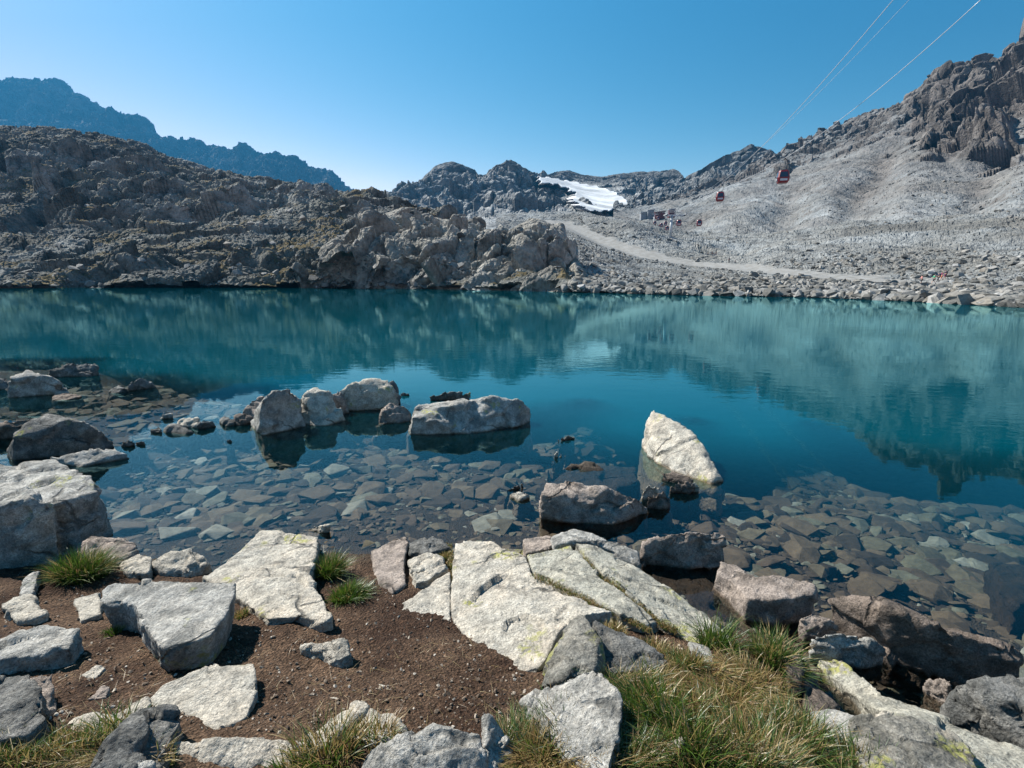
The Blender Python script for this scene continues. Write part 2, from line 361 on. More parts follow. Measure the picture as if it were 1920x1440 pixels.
aa = np.concatenate([np.linspace(-math.pi, R(-56), 60, endpoint=False), np.linspace(R(-56), R(56), 640, endpoint=False), np.linspace(R(56), math.pi, 60)])
GX = rr[:, None]*np.sin(aa)[None]; GY = rr[:, None]*np.cos(aa)[None]
GZ = ground(GX, GY)
V = np.stack([GX.ravel(), GY.ravel(), GZ], -1)
go = link('ground', mesh_np('ground', V, grid_faces(len(rr), len(aa)), M['soil'], True)); tag(go, kind='structure')
go['label'] = 'brown shore soil running down into the stony lake bed'

# ------------------------------------------------------------------ water
wr = np.concatenate([np.geomspace(.3, 20, 260), np.geomspace(20.5, 130, 40)]); wa = np.linspace(R(-75), R(75), 420)
WX = (wr[:, None]*np.sin(wa)[None]).ravel(); WY = (wr[:, None]*np.cos(wa)[None]).ravel()
dep = np.clip(-ground0(WX, WY), 0, 12)
k = NT('lake_water'); P = k.geo.outputs['Position']
D = k.attr('depth')
mp = k.n('ShaderNodeMapping'); mp.inputs['Rotation'].default_value = (0, 0, .35); mp.inputs['Scale'].default_value = (1.0, 2.1, 1); k.l(P, mp.inputs['Vector'])
patch = k.ramp(k.noise(.11, 3, .5, vec=P), [(.35, .25), (.65, 1.)])
wv = k.math('ADD', k.math('MULTIPLY', k.noise(2.1, 3, .5, vec=mp.outputs[0]), 1.0), k.math('MULTIPLY', k.noise(.55, 2, .5, vec=mp.outputs[0]), 1.1))
wv = k.math('MULTIPLY', wv, patch)
offs = k.ramp(k.math('MULTIPLY', D, .1), [(.02, .2), (.16, 1.)])
bp = k.n('ShaderNodeBump'); bp.inputs['Distance'].default_value = .0032; k.l(wv, bp.inputs['Height']); k.l(offs, bp.inputs['Strength'])
fr = k.n('ShaderNodeFresnel'); fr.inputs['IOR'].default_value = 1.333; k.l(bp.outputs[0], fr.inputs['Normal'])
inc = k.n('ShaderNodeVectorMath', operation='DOT_PRODUCT'); k.l(k.geo.outputs['Incoming'], inc.inputs[0]); k.l(k.geo.outputs['Normal'], inc.inputs[1])
cs = k.math('ABSOLUTE', inc.outputs['Value'])
c2 = k.math('MULTIPLY', cs, cs)
ct = k.math('SQRT', k.math('SUBTRACT', 1.0, k.math('DIVIDE', k.math('SUBTRACT', 1.0, c2), 1.777)))
L = k.math('DIVIDE', D, k.math('POWER', cs, .6))
op = k.math('SUBTRACT', 1.0, k.math('EXPONENT', k.math('MULTIPLY', k.math('POWER', L, 2.5), -.22)))
def beer(s): return k.math('EXPONENT', k.math('MULTIPLY', L, -s))
cc = k.n('ShaderNodeCombineColor'); k.l(beer(.10), cc.inputs[0]); k.l(beer(.03), cc.inputs[1]); k.l(beer(.06), cc.inputs[2])
tb = k.n('ShaderNodeBsdfTransparent'); k.l(cc.outputs[0], tb.inputs[0])
df = k.n('ShaderNodeBsdfDiffuse'); df.inputs[0].default_value = (.0002, .043, .059, 1)
gl = k.n('ShaderNodeBsdfGlossy'); gl.inputs['Roughness'].default_value = .02; gl.inputs[0].default_value = (.52, .97, 1, 1); k.l(bp.outputs[0], gl.inputs['Normal'])
m1 = k.n('ShaderNodeMixShader'); k.l(op, m1.inputs[0]); k.l(tb.outputs[0], m1.inputs[1]); k.l(df.outputs[0], m1.inputs[2])
m2 = k.n('ShaderNodeMixShader'); k.l(fr.outputs[0], m2.inputs[0]); k.l(m1.outputs[0], m2.inputs[1]); k.l(gl.outputs[0], m2.inputs[2])
k.l(m2.outputs[0], k.out.inputs[0]); M['water'] = k.m
wat = link('lake_water', mesh_np('lake_water', np.stack([WX, WY, WX*0], -1), grid_faces(len(wr), len(wa)), M['water'], True, {'depth': dep}))
tag(wat, 'calm clear lake, teal where deep, mirroring the mountains', None, None, 'structure')

# ------------------------------------------------------------------ far terrain: lofted through contour lines
def loft(lines, nu, nrows, px0, px1):
    px = np.linspace(px0, px1, nu); rows = []
    for ln in lines:
        a = np.array([q[:3] if q[2] is not None else (q[0], q[1], np.nan) for q in ln['p']], float)
        py = np.interp(px, a[:, 0], a[:, 1])
        if ln.get('z') is not None: pts = atz(px, py, np.full(nu, ln['z']))
        else: pts = aty(px, py, np.interp(px, a[:, 0], a[:, 2]))
        if ln.get('drop') is not None:
            pts = rows[-1].copy(); sc = (pts[:, 1]+ln['drop'][0])/pts[:, 1]
            pts = np.stack([pts[:, 0]*sc, pts[:, 1]*sc, pts[:, 2]-ln['drop'][1]], -1)
        rows.append(pts)
    G = []; rowid = []
    for i, n in enumerate(nrows):
        t = np.linspace(0, 1, n, endpoint=(i == len(nrows)-1))
        G.append(rows[i][None]*(1-t)[:, None, None]+rows[i+1][None]*t[:, None, None]); rowid.append(i+t)
    G = np.concatenate(G); rowid = np.concatenate(rowid)
    return G, rowid, px
def blur(G, n):
    for _ in range(n):
        H = G.copy(); H[1:-1] = .25*G[:-2]+.5*G[1:-1]+.25*G[2:]; G = H
    return G
def gnormals(G):
    du = np.gradient(G, axis=1); dv = np.gradient(G, axis=0); n = np.cross(du, dv)
    n /= np.linalg.norm(n, axis=2, keepdims=True)+1e-9
    n *= np.where(n[..., 2:3] < 0, -1, 1); return n
def crag(p, size, seed, amp, tilt=.9, crev=.35, aniso=None):
    """blocky rock relief: tilted cells with crevices, in metres"""
    if aniso:
        a_, b_, st_ = aniso; ca, sa = math.cos(a_), math.sin(a_); x, y, z = p[:, 0], p[:, 1], p[:, 2]
        cb, sb = math.cos(b_), math.sin(b_); x1 = ca*x+sa*z; z1 = -sa*x+ca*z
        p = np.stack([x1/st_, y, z1*1.15], -1)
    q = p/size; q = q+.22*np.stack([vnoise(q*1.3, seed+50), vnoise(q*1.3, seed+51), vnoise(q*1.3, seed+52)], -1)
    f1, f2, rnd, tl = cells(q, seed)
    e = f2-f1
    return amp*(tilt*tl*1.6+(rnd-.5)*.9-crev*np.exp(-e*9))
def terrain(name, G, F_keep=None, mat=None, attrs=None, label=None, smooth=False):
    nv, nu = G.shape[:2]; F = grid_faces(nv, nu)
    V = G.reshape(-1, 3)
    o = link(name, mesh_np(name, V, F, mat, smooth, attrs)); tag(o, label, kind='structure'); return o

BV = {}
# --- 1 left rocky hill
SH_L = [(-200,541,None),(0,541,None),(400,540,None),(700,541,None),(1000,547,None),(1150,551,None)]
lines = [dict(p=[(a, b+3, None) for a, b, _ in SH_L], z=-12), dict(p=SH_L, z=0.0),
 dict(p=[(-200,500,112),(0,500,112),(300,498,110),(600,500,106),(800,505,100),(1085,545,95),(1150,580,95)]),
 dict(p=[(-200,440,150),(0,445,150),(350,430,150),(500,412,150),(700,408,145),(850,425,130),(1000,450,112),(1085,545,100),(1150,580,100)]),
 dict(p=[(-200,330,190),(0,335,190),(200,345,190),(400,370,190),(600,385,180),(760,402,160),(850,425,135),(1085,545,105),(1150,580,105)]),
 dict(p=[(-200,222,235),(0,233,235),(60,237,235),(140,241,235),(200,250,235),(262,265,235),(300,287,235),(340,300,238),(400,314,240),(450,322,240),(520,336,238),(560,345,235),(640,366,225),(690,378,210),(730,388,195),(770,402,175),(850,425,140),(1085,545,110),(1150,580,110)]),
 dict(p=[], drop=(60, 25))]
for l_ in lines:
    if 'drop' in l_: l_['p'] = [(0,0,0)]
G, rid, px = loft(lines, 1150, [6, 110, 130, 130, 130, 30], -200, 1150)
G = blur(G, 14); n = gnormals(G); P_ = G.reshape(-1, 3)
rs = np.repeat(rid, len(px))
am = sstep(.9, 1.25, rs)*(1-sstep(1050, 1100, np.tile(px, len(rid)))); cr_ = 1-.72*sstep(4.1, 4.9, rs)
big = fbm(P_/38, 4, 5, ridged=True)
zone = sstep(-.08, .12, fbm(P_/34, 4, 77))              # craggy zones against scree patches
AN = (.45, 0, 2.4); AN2 = (-.3, 0, 1.9)
zone = np.maximum(zone, .7*sstep(3.6, 4.3, rs)*(1-sstep(5, 5.3, rs)))
dsp = cr_*3.8*big+zone*(cr_*crag(P_, 15, 1, 6.5, 1.5, .3, AN)+(.5+.5*cr_)*crag(P_, 6.5, 2, 2.8, 1.5, .5, AN2)+crag(P_, 2.6, 3, .8, 1.3, .45, AN)+crag(P_, 1.2, 5, .25, 1.2, .4))+(1-zone)*(crag(P_, 1.3, 4, .4)+cr_*crag(P_, 12, 6, 2.0, 1.2, .1))+.3*fbm(P_/.8, 2, 8)
dirn = n.reshape(-1, 3)*.75+np.array([0, 0, .35])
P2 = P_+dirn*(dsp*am)[:, None]
GH = P2.reshape(G.shape)
hill = terrain('rocky_hill', GH, mat=M['hill'], label='dark craggy hillside with grassy ledges across the lake')
# --- 2 pale outcrop in the middle of the far shore
lines = [dict(p=[(a, b+3, None) for a, b, _ in SH_L], z=-12), dict(p=SH_L, z=0.0),
 dict(p=[(560,536,96),(620,500,90),(700,470,90),(800,470,88),(900,480,86),(1000,490,84),(1060,505,83),(1095,530,80),(1115,556,78),(1150,560,76)]),
 dict(p=[(560,530,104),(600,465,108),(640,435,112),(700,404,118),(760,400,118),(830,412,116),(870,407,114),(930,424,112),(955,438,108),(975,428,106),(1010,420,104),(1050,426,100),(1075,462,94),(1095,500,88),(1112,535,82),(1125,556,78),(1150,560,76)]),
 dict(p=[(0,0,0)], drop=(26, 12))]
G, rid, px = loft(lines, 620, [5, 110, 150, 40], 560, 1150)
G = blur(G, 10); n = gnormals(G); P_ = G.reshape(-1, 3); rs = np.repeat(rid, len(px)); am = sstep(.9, 1.2, rs)*(1-.55*sstep(2.4, 2.95, rs))*(1-sstep(1060, 1105, np.tile(px, len(rid))))
AN3 = (.7, 0, 1.9)
dsp = 1.6*fbm(P_/16, 3, 15, ridged=True)+crag(P_, 10, 11, 4.6, 1.5, .3, AN3)+crag(P_, 4.6, 12, 1.9, 1.4, .4, AN3)+crag(P_, 1.8, 13, .45)+crag(P_, .8, 14, .15)+.12*fbm(P_/.6, 2, 18)
GO = (P_+(n.reshape(-1, 3)*.8+np.array([0, 0, .3]))*(dsp*am)[:, None]).reshape(G.shape)
outc = terrain('rock_outcrop', GO, mat=M['outcrop'], label='pale craggy rock outcrop rising from the far shore')
# --- 3 moraine with the gravel path
SH_R = [(930,546,None),(1100,550,None),(1300,556,None),(1500,559,None),(1700,567,None),(1920,579,None),(2150,590,None)]
PATH = [(1040,418,265),(1075,432,250),(1120,455,225),(1200,482,195),(1300,497,175),(1370,503,155),(1450,512,135),(1550,521,118),(1640,528,106),(1730,534,97),(1830,541,88),(1920,548,82),(2150,560,75)]
lines = [dict(p=[(a, b+5, None) for a, b, _ in SH_R], z=-12), dict(p=SH_R, z=0.0),
 dict(p=[(930,500,110),(1000,490,110),(1080,482,115),(1200,508,125),(1300,514,120),(1450,523,105),(1600,536,88),(1730,545,76),(1920,560,60),(2150,572,50)]),
 dict(p=[(930,430,230)]+PATH),
 dict(p=[(930,412,300),(1060,405,290),(1120,410,270),(1180,420,250),(1240,442,235),(1280,456,225),(1320,476,205),(1400,478,200),(1470,462,190),(1560,470,170),(1700,478,150),(1920,480,130),(2150,480,120)]),
 dict(p=[(930,405,420),(1100,402,400),(1200,420,380),(1280,438,360),(1340,440,330),(1450,440,300),(1600,420,260),(1920,400,210),(2150,390,200)]),
 dict(p=[(0,0,0)], drop=(60, 14))]
G, rid, px = loft(lines, 1000, [6, 90, 70, 90, 70, 20], 930, 2150)
G = blur(G, 6); P_ = G.reshape(-1, 3); rs = np.repeat(rid, len(px)); am = sstep(.95, 1.3, rs)
PW = aty(np.array([q[0] for q in PATH]), np.array([q[1] for q in PATH]), np.array([q[2] for q in PATH]))
def dist_poly(xy, line):
    d = np.full(len(xy), 1e9)
    for a, b in zip(line[:-1, :2], line[1:, :2]):
        ab = b-a; t = np.clip(((xy-a)@ab)/(ab@ab), 0, 1); q = a+t[:, None]*ab
        d = np.minimum(d, np.linalg.norm(xy-q, axis=1))
    return d
dp = dist_poly(P_[:, :2], PW)
pm = 1-sstep(4.2, 9.0, dp*(1+0.6*fbm(P_/6, 3, 31))*np.clip(1.3-P_[:, 1]/500, .7, 1.2))
dsp = 2.6*fbm(P_/34, 3, 25, ridged=True)+.9*fbm(P_/9, 3, 26)+crag(P_, 2.8, 27, .38, crev=.4)+crag(P_, 1.0, 28, .15)
near_p = sstep(2.5, 26, dp); front = 1-.75*(1-sstep(2.6, 3.2, rs))
soft = 2.6*fbm(P_/34, 3, 25, ridged=True)+.9*fbm(P_/9, 3, 26)
PXm_ = np.tile(px, len(rid))
for cx_, cw_, r0_, rw_, h_ in ((1230, 60, 4.0, .35, 5.0), (1560, 120, 3.75, .35, 5.0), (1400, 45, 4.3, .4, 4.0), (1780, 90, 4.1, .4, 4.5), (1150, 40, 3.7, .3, 2.5)):
    soft = soft+h_*np.exp(-((PXm_-cx_)/cw_)**2-((rs-r0_)/rw_)**2)
P2 = P_.copy(); P2[:, 2] -= 2.5*(1-sstep(980, 1080, np.tile(px, len(rid))))*(1-sstep(1.6, 2.4, rs)); P2[:, 2] += (dsp-soft)*am*(1-.97*pm)*np.clip(P_[:, 1]/110, .4, 1.2)+soft*am*near_p*front
P2[:, 2] = np.where((rs > 1.12) & (np.tile(px, len(rid)) > 1075), np.maximum(P2[:, 2], .10+.25*sstep(1.12, 1.5, rs)+.12*fbm(P_/1.5, 2, 29)), P2[:, 2])
GM = P2.reshape(G.shape)
F = grid_faces(*GM.shape[:2]); fm = pm[F].mean(1) > .5
for nm, sel, mt, lb in (('moraine', ~fm, M['moraine'], 'stony grey moraine behind the right shore'), ('path', fm, M['path'], 'pale gravel footpath winding along the far shore')):
    v, f, _ = compact(P2, F[sel]); o = link(nm, mesh_np(nm, v, f, mt, nm == 'path')); tag(o, lb, kind='structure')
# --- 4 right mountain
lines = [dict(p=[(1150,470,330),(1300,460,300),(1500,470,240),(1700,480,200),(1920,480,170),(2200,480,150)]),
 dict(p=[(1150,420,420),(1280,430,400),(1360,410,400),(1450,430,330),(1560,425,300),(1700,410,270),(1920,390,230),(2200,380,210)]),
 dict(p=[(1150,400,560),(1250,398,540),(1330,372,540),(1400,355,540),(1450,340,540),(1520,330,500),(1600,320,470),(1700,310,430),(1800,320,370),(1920,310,330),(2200,300,300)]),
 dict(p=[(1150,395,640),(1250,380,660),(1350,345,680),(1440,308,690),(1500,285,680),(1600,252,640),(1680,225,580),(1740,230,520),(1800,225,470),(1920,190,430),(2200,160,400)]),
 dict(p=[(1150,394,700),(1250,376,740),(1340,345,770),(1400,325,780),(1440,295,780),(1458,288,770),(1475,272,760),(1500,263,750),(1530,255,740),(1560,238,725),(1590,230,710),(1620,215,695),(1650,204,680),(1680,196,660),(1705,183,640),(1735,170,615),(1750,150,600),(1765,132,590),(1785,115,580),(1797,112,575),(1812,124,570),(1822,122,565),(1835,112,560),(1842,122,555),(1855,100,550),(1880,84,545),(1900,73,540),(1915,66,535),(1950,60,530),(2000,90,520),(2200,60,500)]),
 dict(p=[(0,0,0)], drop=(120, 90))]
G, rid, px = loft(lines, 1000, [40, 110, 130, 150, 20], 1150, 2200)
G = blur(G, 8); n = gnormals(G); P_ = G.reshape(-1, 3); rs = np.repeat(rid, len(px)); PX = np.tile(px, len(rid))
cz = np.maximum(sstep(1660, 1760, PX)*sstep(1.75, 2.3, rs)*(1-.9*sstep(1880, 1950, PX)*(1-sstep(2.6, 3.0, rs))), sstep(3.15, 3.6, rs))
cn = fbm(P_/55, 4, 41)
cliff = np.clip(cz*1.3+cn*.9-.35, 0, 1); cliff = sstep(.15, .75, cliff)
c_low = sstep(.12, .42, fbm(P_*np.array([1/34, 1/34, 1/60]), 4, 47))*sstep(1.5, 2.4, rs)*.75
ridge_r = sstep(2.45, 2.95, rs+.25*fbm(P_/70, 3, 91))*(1-.0*PX)
rel = np.maximum(np.maximum(cliff, c_low), ridge_r*.75); lo_ = .5+.5*sstep(1640, 1730, PX)
fan = fbm(np.stack([P_[:, 0]/30+P_[:, 1]/200, P_[:, 1]/160, P_[:, 2]/160], -1), 4, 93, ridged=True)
cmac = 0; cwn = fbm(P_/45, 3, 141)
for cx_, cw_, sl_, r0_, rw_, h_ in ((1470, 40, 60, 1.2, .7, -13), (1400, 35, 40, 1.1, .6, 9), (1560, 45, 90, 1.4, .9, 8), (1640, 35, 100, 1.8, 1.0, -12), (1720, 40, 60, 1.6, .8, 9), (1830, 40, 60, 1.3, .8, -9), (1900, 45, 40, 1.2, .7, 8), (1300, 40, 30, 1.3, .7, -8)):
    cmac = cmac+.42*h_*np.exp(-((PX-cx_-sl_*(rs-r0_)*.6+26*cwn)/cw_)**2-((rs-r0_)/rw_)**2)
dsp = cmac+rel*(lo_*crag(P_, 42, 42, 19, 1.3, .2)+lo_*crag(P_, 17, 43, 10, 1.3, .25)+crag(P_, 7, 44, 4.0, 1.3)+2.5*fbm(P_*np.array([1/22, 1/22, 1/45]), 3, 49, ridged=True))+(1-rel)*(4.5*fbm(P_/60, 3, 45)+4.0*fan+crag(P_, 3.2, 46, .38))+.5*fbm(P_/3, 2, 48)
am = (.5+.5*sstep(0, .6, rs))*(1-.62*sstep(3.45, 3.9, rs)*(1-.45*sstep(1660, 1760, PX)))
GR = (P_+(n.reshape(-1, 3)*.8+np.array([0, 0, .25]))*(dsp*am)[:, None]).reshape(G.shape)
upcl = sstep(1640, 1720, PX)
terrain('scree_mountain', GR, mat=M['scree'], attrs={'cliff': np.clip(cliff*(.3+.7*upcl)+.5*c_low+.6*ridge_r*sstep(-.25, .2, fbm(P_/30, 3, 96))+.5*sstep(-.05, .5, fan)*sstep(.35, -.3, fbm(P_/90, 2, 97))+.35*sstep(-1, -4, cmac), 0, 1)}, label='pale grey scree mountain with dark cliffs on the right')
# --- 5 peaks behind, with the glacier basin
lines = [dict(p=[(560,440,420),(1500,440,480)]),
 dict(p=[(560,420,560),(760,412,600),(900,408,600),(1000,402,600),(1100,408,600),(1200,405,620),(1300,395,640),(1500,380,700)]),
 dict(p=[(560,410,700),(700,390,720),(800,365,760),(900,368,780),(1000,372,780),(1070,380,760),(1120,398,740),(1190,392,760),(1280,372,800),(1400,345,860),(1500,330,900)]),
 dict(p=[(560,405,800),(700,384,820),(790,336,860),(845,330,870),(905,345,880),(957,335,900),(1010,342,960),(1080,345,1020),(1180,350,1040),(1280,350,1000),(1400,310,950),(1500,310,950)]),
 dict(p=[(560,402,860),(690,382,880),(725,380,885),(745,368,890),(775,350,895),(795,330,900),(815,312,905),(832,305,908),(848,302,910),(870,308,915),(890,317,920),(905,336,930),(925,322,935),(938,308,938),(957,300,940),(975,311,950),(998,324,970),(1020,330,1000),(1045,320,1080),(1065,318,1100),(1090,326,1110),(1130,331,1115),(1160,326,1115),(1200,321,1110),(1240,320,1100),(1262,316,1090),(1273,319,1080),(1283,334,1040),(1305,322,1000),(1330,305,985),(1360,290,975),(1385,284,970),(1408,271,965),(1425,276,960),(1448,283,955),(1470,300,950),(1500,310,945)]),
 dict(p=[(0,0,0)], drop=(220, 120))]
G, rid, px = loft(lines, 960, [20, 60, 90, 130, 16], 560, 1500)
G = blur(G, 2); n = gnormals(G); P_ = G.reshape(-1, 3); rs = np.repeat(rid, len(px)); PX = np.tile(px, len(rid))
gl_b = np.exp(-((PX-1110)/75)**2)*sstep(1.5, 2.0, rs)*(1-sstep(3.4, 3.8, rs))
rel = 1-.8*gl_b
spur = fbm(P_*np.array([1/60, 1/90, 1/150]), 4, 61, ridged=True)
dsp = rel*(15*spur+crag(P_, 55, 62, 14)+crag(P_, 22, 63, 8)+crag(P_, 8, 64, 2.6)+.9*fbm(P_/5, 2, 68))
am = sstep(.3, 1.2, rs)*(1-.85*sstep(3.2, 4.0, rs))
GP = (P_+(n.reshape(-1, 3)*.8+np.array([0, 0, .3]))*(dsp*am)[:, None]).reshape(G.shape)
cl5 = sstep(2.9, 3.5, rs+.5*fbm(P_/90, 3, 66))
peaks = terrain('rocky_peaks', GP, mat=M['peaks'], attrs={'cliff': cl5}, label='grey rocky peaks at the head of the valley')
# --- 6 far blue mountain
lines = [dict(p=[(-300,420,1500),(760,400,1900)]),
 dict(p=[(-300,330,2200),(0,310,2200),(200,330,2300),(400,350,2350),(760,396,2500)]),
 dict(p=[(-300,235,2600),(0,230,2600),(150,245,2600),(400,320,2650),(760,390,2700)]),
 dict(p=[(-300,130,2900),(-60,150,2900),(0,156,2900),(25,154,2900),(60,158,2900),(75,160,2900),(100,159,2900),(115,164,2900),(138,182,2900),(150,181,2900),(165,196,2900),(195,212,2900),(235,222,2900),(270,227,2900),(282,232,2900),(295,248,2900),(318,262,2900),(325,260,2900),(345,272,2900),(358,268,2900),(370,260,2900),(410,268,2900),(430,278,2900),(480,280,2900),(515,288,2900),(560,305,2900),(610,322,2900),(640,340,2900),(662,358,2900),(680,366,2900),(700,374,2900),(760,388,2900)]),
 dict(p=[(0,0,0)], drop=(600, 400))]
G, rid, px = loft(lines, 900, [20, 60, 110, 12], -300, 760)
G = blur(G, 3); n = gnormals(G); P_ = G.reshape(-1, 3); rs = np.repeat(rid, len(px))
dsp = 70*fbm(P_*np.array([1/260, 1/260, 1/600]), 4, 81, ridged=True)+crag(P_, 130, 82, 26)+crag(P_, 48, 83, 20, 1.4)+crag(P_, 20, 84, 12, 1.4)+crag(P_, 9, 85, 5, 1.4)
am = 1-.4*sstep(2.5, 3, rs)
GF = (P_+(n.reshape(-1, 3)*.8+np.array([0, 0, .2]))*(dsp*am)[:, None]).reshape(G.shape)
terrain('far_mountain', GF, mat=M['farmt'], label='jagged blue hazy mountain ridge beyond the hill')

def bvh_grid(G):
    F = grid_faces(*G.shape[:2]); return BVHTree.FromPolygons(G.reshape(-1, 3).tolist(), F.tolist())
bvM = bvh_grid(GM); bvP = bvh_grid(GP[::2, ::2]); bvR = bvh_grid(GR[::2, ::2])
def drop(bv, x, y):
    h = bv.ray_cast(Vector((x, y, 2000)), Vector((0, 0, -1))); return h[0].z if h[0] is not None else 0.0
def shoot(bv, px, py):
    d = Vector(ray(px, py)).normalized(); h = bv.ray_cast(Vector((0, 0, CAMZ)), d); return h[0]

# glacier laid over the basin
poly = [(1008,330),(1030,332),(1075,340),(1125,350),(1150,357),(1175,374),(1184,384),(1160,392),(1125,398),(1105,396),(1090,387),(1072,374),(1080,364),(1062,353),(1040,346),(1012,343)]
def inpoly(x, y, pl):
    c = False; j = len(pl)-1
    for i in range(len(pl)):
        if (pl[i][1] > y) != (pl[j][1] > y) and x < (pl[j][0]-pl[i][0])*(y-pl[i][1])/(pl[j][1]-pl[i][1])+pl[i][0]: c = not c
        j = i
    return c
gx = np.arange(1000, 1192, 1.5); gy = np.arange(324, 404, 1.5)
YY = np.full((len(gy), len(gx)), np.nan); ins = np.zeros(YY.shape)
for j, y_ in enumerate(gy):
    for i, x_ in enumerate(gx):
        ins[j, i] = inpoly(x_+2.2*math.sin(y_*.9), y_+1.2*math.sin(x_*.35), poly)
        h = shoot(bvP, x_, y_)
        if h is not None: YY[j, i] = h.y
PXg, PYg = np.meshgrid(gx, gy)
ok = ~np.isnan(YY) & (ins > .5); a_, b_ = (PXg-1095)/90, (PYg-362)/35
BQ = np.stack([a_*0+1, a_, b_, a_*a_, a_*b_, b_*b_], -1); cf = np.linalg.lstsq(BQ[ok], YY[ok], rcond=None)[0]; YY = BQ@cf
Gg = aty(PXg, PYg, YY-78+1.5*fbm(np.stack([PXg.ravel()/30, PYg.ravel()/12, PXg.ravel()*0], -1), 3, 5).reshape(YY.shape))
Gg[..., 2] += 0
base = Gg.copy(); base[..., 1] += 60; base[..., 2] -= 10
Fg = grid_faces(*Gg.shape[:2]); fs = (ins.ravel()[Fg] > .5).all(1)
v, f, _ = compact(Gg.reshape(-1, 3), Fg[fs])
me = mesh_np('glacier', v, f, M['snow'], True)
bm = bmesh.new(); bm.from_mesh(me)
ext = bmesh.ops.extrude_face_region(bm, geom=list(bm.faces))
for q in ext['geom']:
    if isinstance(q, bmesh.types.BMVert): q.co.y += 85; q.co.z += 11
bmesh.ops.recalc_face_normals(bm, faces=bm.faces); bm.to_mesh(me); bm.free()
o = link('glacier', me); tag(o, 'white remnant of glacier ice lying below the dark ridge', kind='structure')

# ------------------------------------------------------------------ angular stone shapes
def hull_stone(rng, flat=.6, npts=16):
    p = rng.normal(size=(npts, 3)); p /= np.linalg.norm(p, axis=1, keepdims=True); p *= np.array([1, rng.uniform(.6, .9), flat])*rng.uniform(.8, 1.05, (npts, 1))
    bm = bmesh.new()
    for q in p: bm.verts.new(q)
    bmesh.ops.convex_hull(bm, input=bm.verts[:])
    for vv in [vv for vv in bm.verts if not vv.link_faces]: bm.verts.remove(vv)
    bmesh.ops.triangulate(bm, faces=bm.faces[:]); bm.verts.index_update()
    V = np.array([vv.co[:] for vv in bm.verts]); F = np.array([[vv.index for vv in ff.verts] for ff in bm.faces]); bm.free(); return V, F
def bev_stone(rng, flat, npts, off=.07):
    V, F = hull_stone(rng, flat, npts); bm = bmesh.new(); vs = [bm.verts.new(v) for v in V]
    for f in F: bm.faces.new([vs[i] for i in f])
    bmesh.ops.dissolve_limit(bm, angle_limit=.25, verts=bm.verts[:], edges=bm.edges[:])
    bmesh.ops.bevel(bm, geom=bm.edges[:], offset=off, segments=2, affect='EDGES', profile=.6, clamp_overlap=True)
    bmesh.ops.triangulate(bm, faces=bm.faces[:]); bm.verts.index_update()
    V = np.array([v.co[:] for v in bm.verts]); F = np.array([[v.index for v in f.verts] for f in bm.faces]); bm.free()
    V = np.where(np.linalg.norm(V, axis=1, keepdims=True) > 1.15, V/np.linalg.norm(V, axis=1, keepdims=True), V)
    V = V*(1+.10*vnoise(V*2.3+rng.random()*50, 3)[:, None]+.05*vnoise(V*6+9, 4)[:, None]); return V, F
def rotm(rng, tilt=.3):
    a = rng.uniform(0, 2*math.pi); t = rng.normal()*tilt; u = rng.uniform(0, 2*math.pi)
    return np.array(Matrix.Rotation(t, 3, Vector((math.cos(u), math.sin(u), 0))) @ Matrix.Rotation(a, 3, 'Z'))
def scatter(name, pos, size, tilt, protos, mat, label, cat, group, nind, rng, sink=.25, stufflabel=None, tone=None):
    """biggest in view as things of their own, the rest as one mass"""
    dist = np.linalg.norm(pos-np.array([0, 0, CAMZ]), axis=1); vis = size/dist; order = np.argsort(-vis)
    pm = [[mesh_np(name, V*1.0, F, mat, False, {'tone': np.full(len(V), (i+.5)/len(protos)) if tone is None else np.full(len(V), tone[i % len(tone)])}) for i, (V, F) in enumerate(protos)]]
    pm = pm[0]
    AV, AF, AT, off = [], [], [], 0
    for r_, i in enumerate(order):
        k_ = rng.integers(len(protos)); Rm = rotm(rng, tilt)
        if r_ < nind:
            o = link(name, pm[k_]); o.matrix_world = Matrix.Translation(Vector(pos[i])) @ Matrix(Rm.tolist()).to_4x4() @ Matrix.Scale(float(size[i]), 4)
            tag(o, label, cat, group)
        else:
            V, F = protos[k_]; AV.append((V*size[i])@Rm.T+pos[i]); AF.append(F+off); off += len(V); AT.append(np.full(len(V), rng.random()))
    if AV:
        o = link(name+'_rubble', mesh_np(name+'_rubble', np.concatenate(AV), np.concatenate(AF), mat, False, {'tone': np.concatenate(AT)}))
        tag(o, stufflabel or label, cat, group, 'stuff')
rng = np.random.default_rng(7)
bp_ = [hull_stone(rng, rng.uniform(.45, .8), 14) for _ in range(14)]
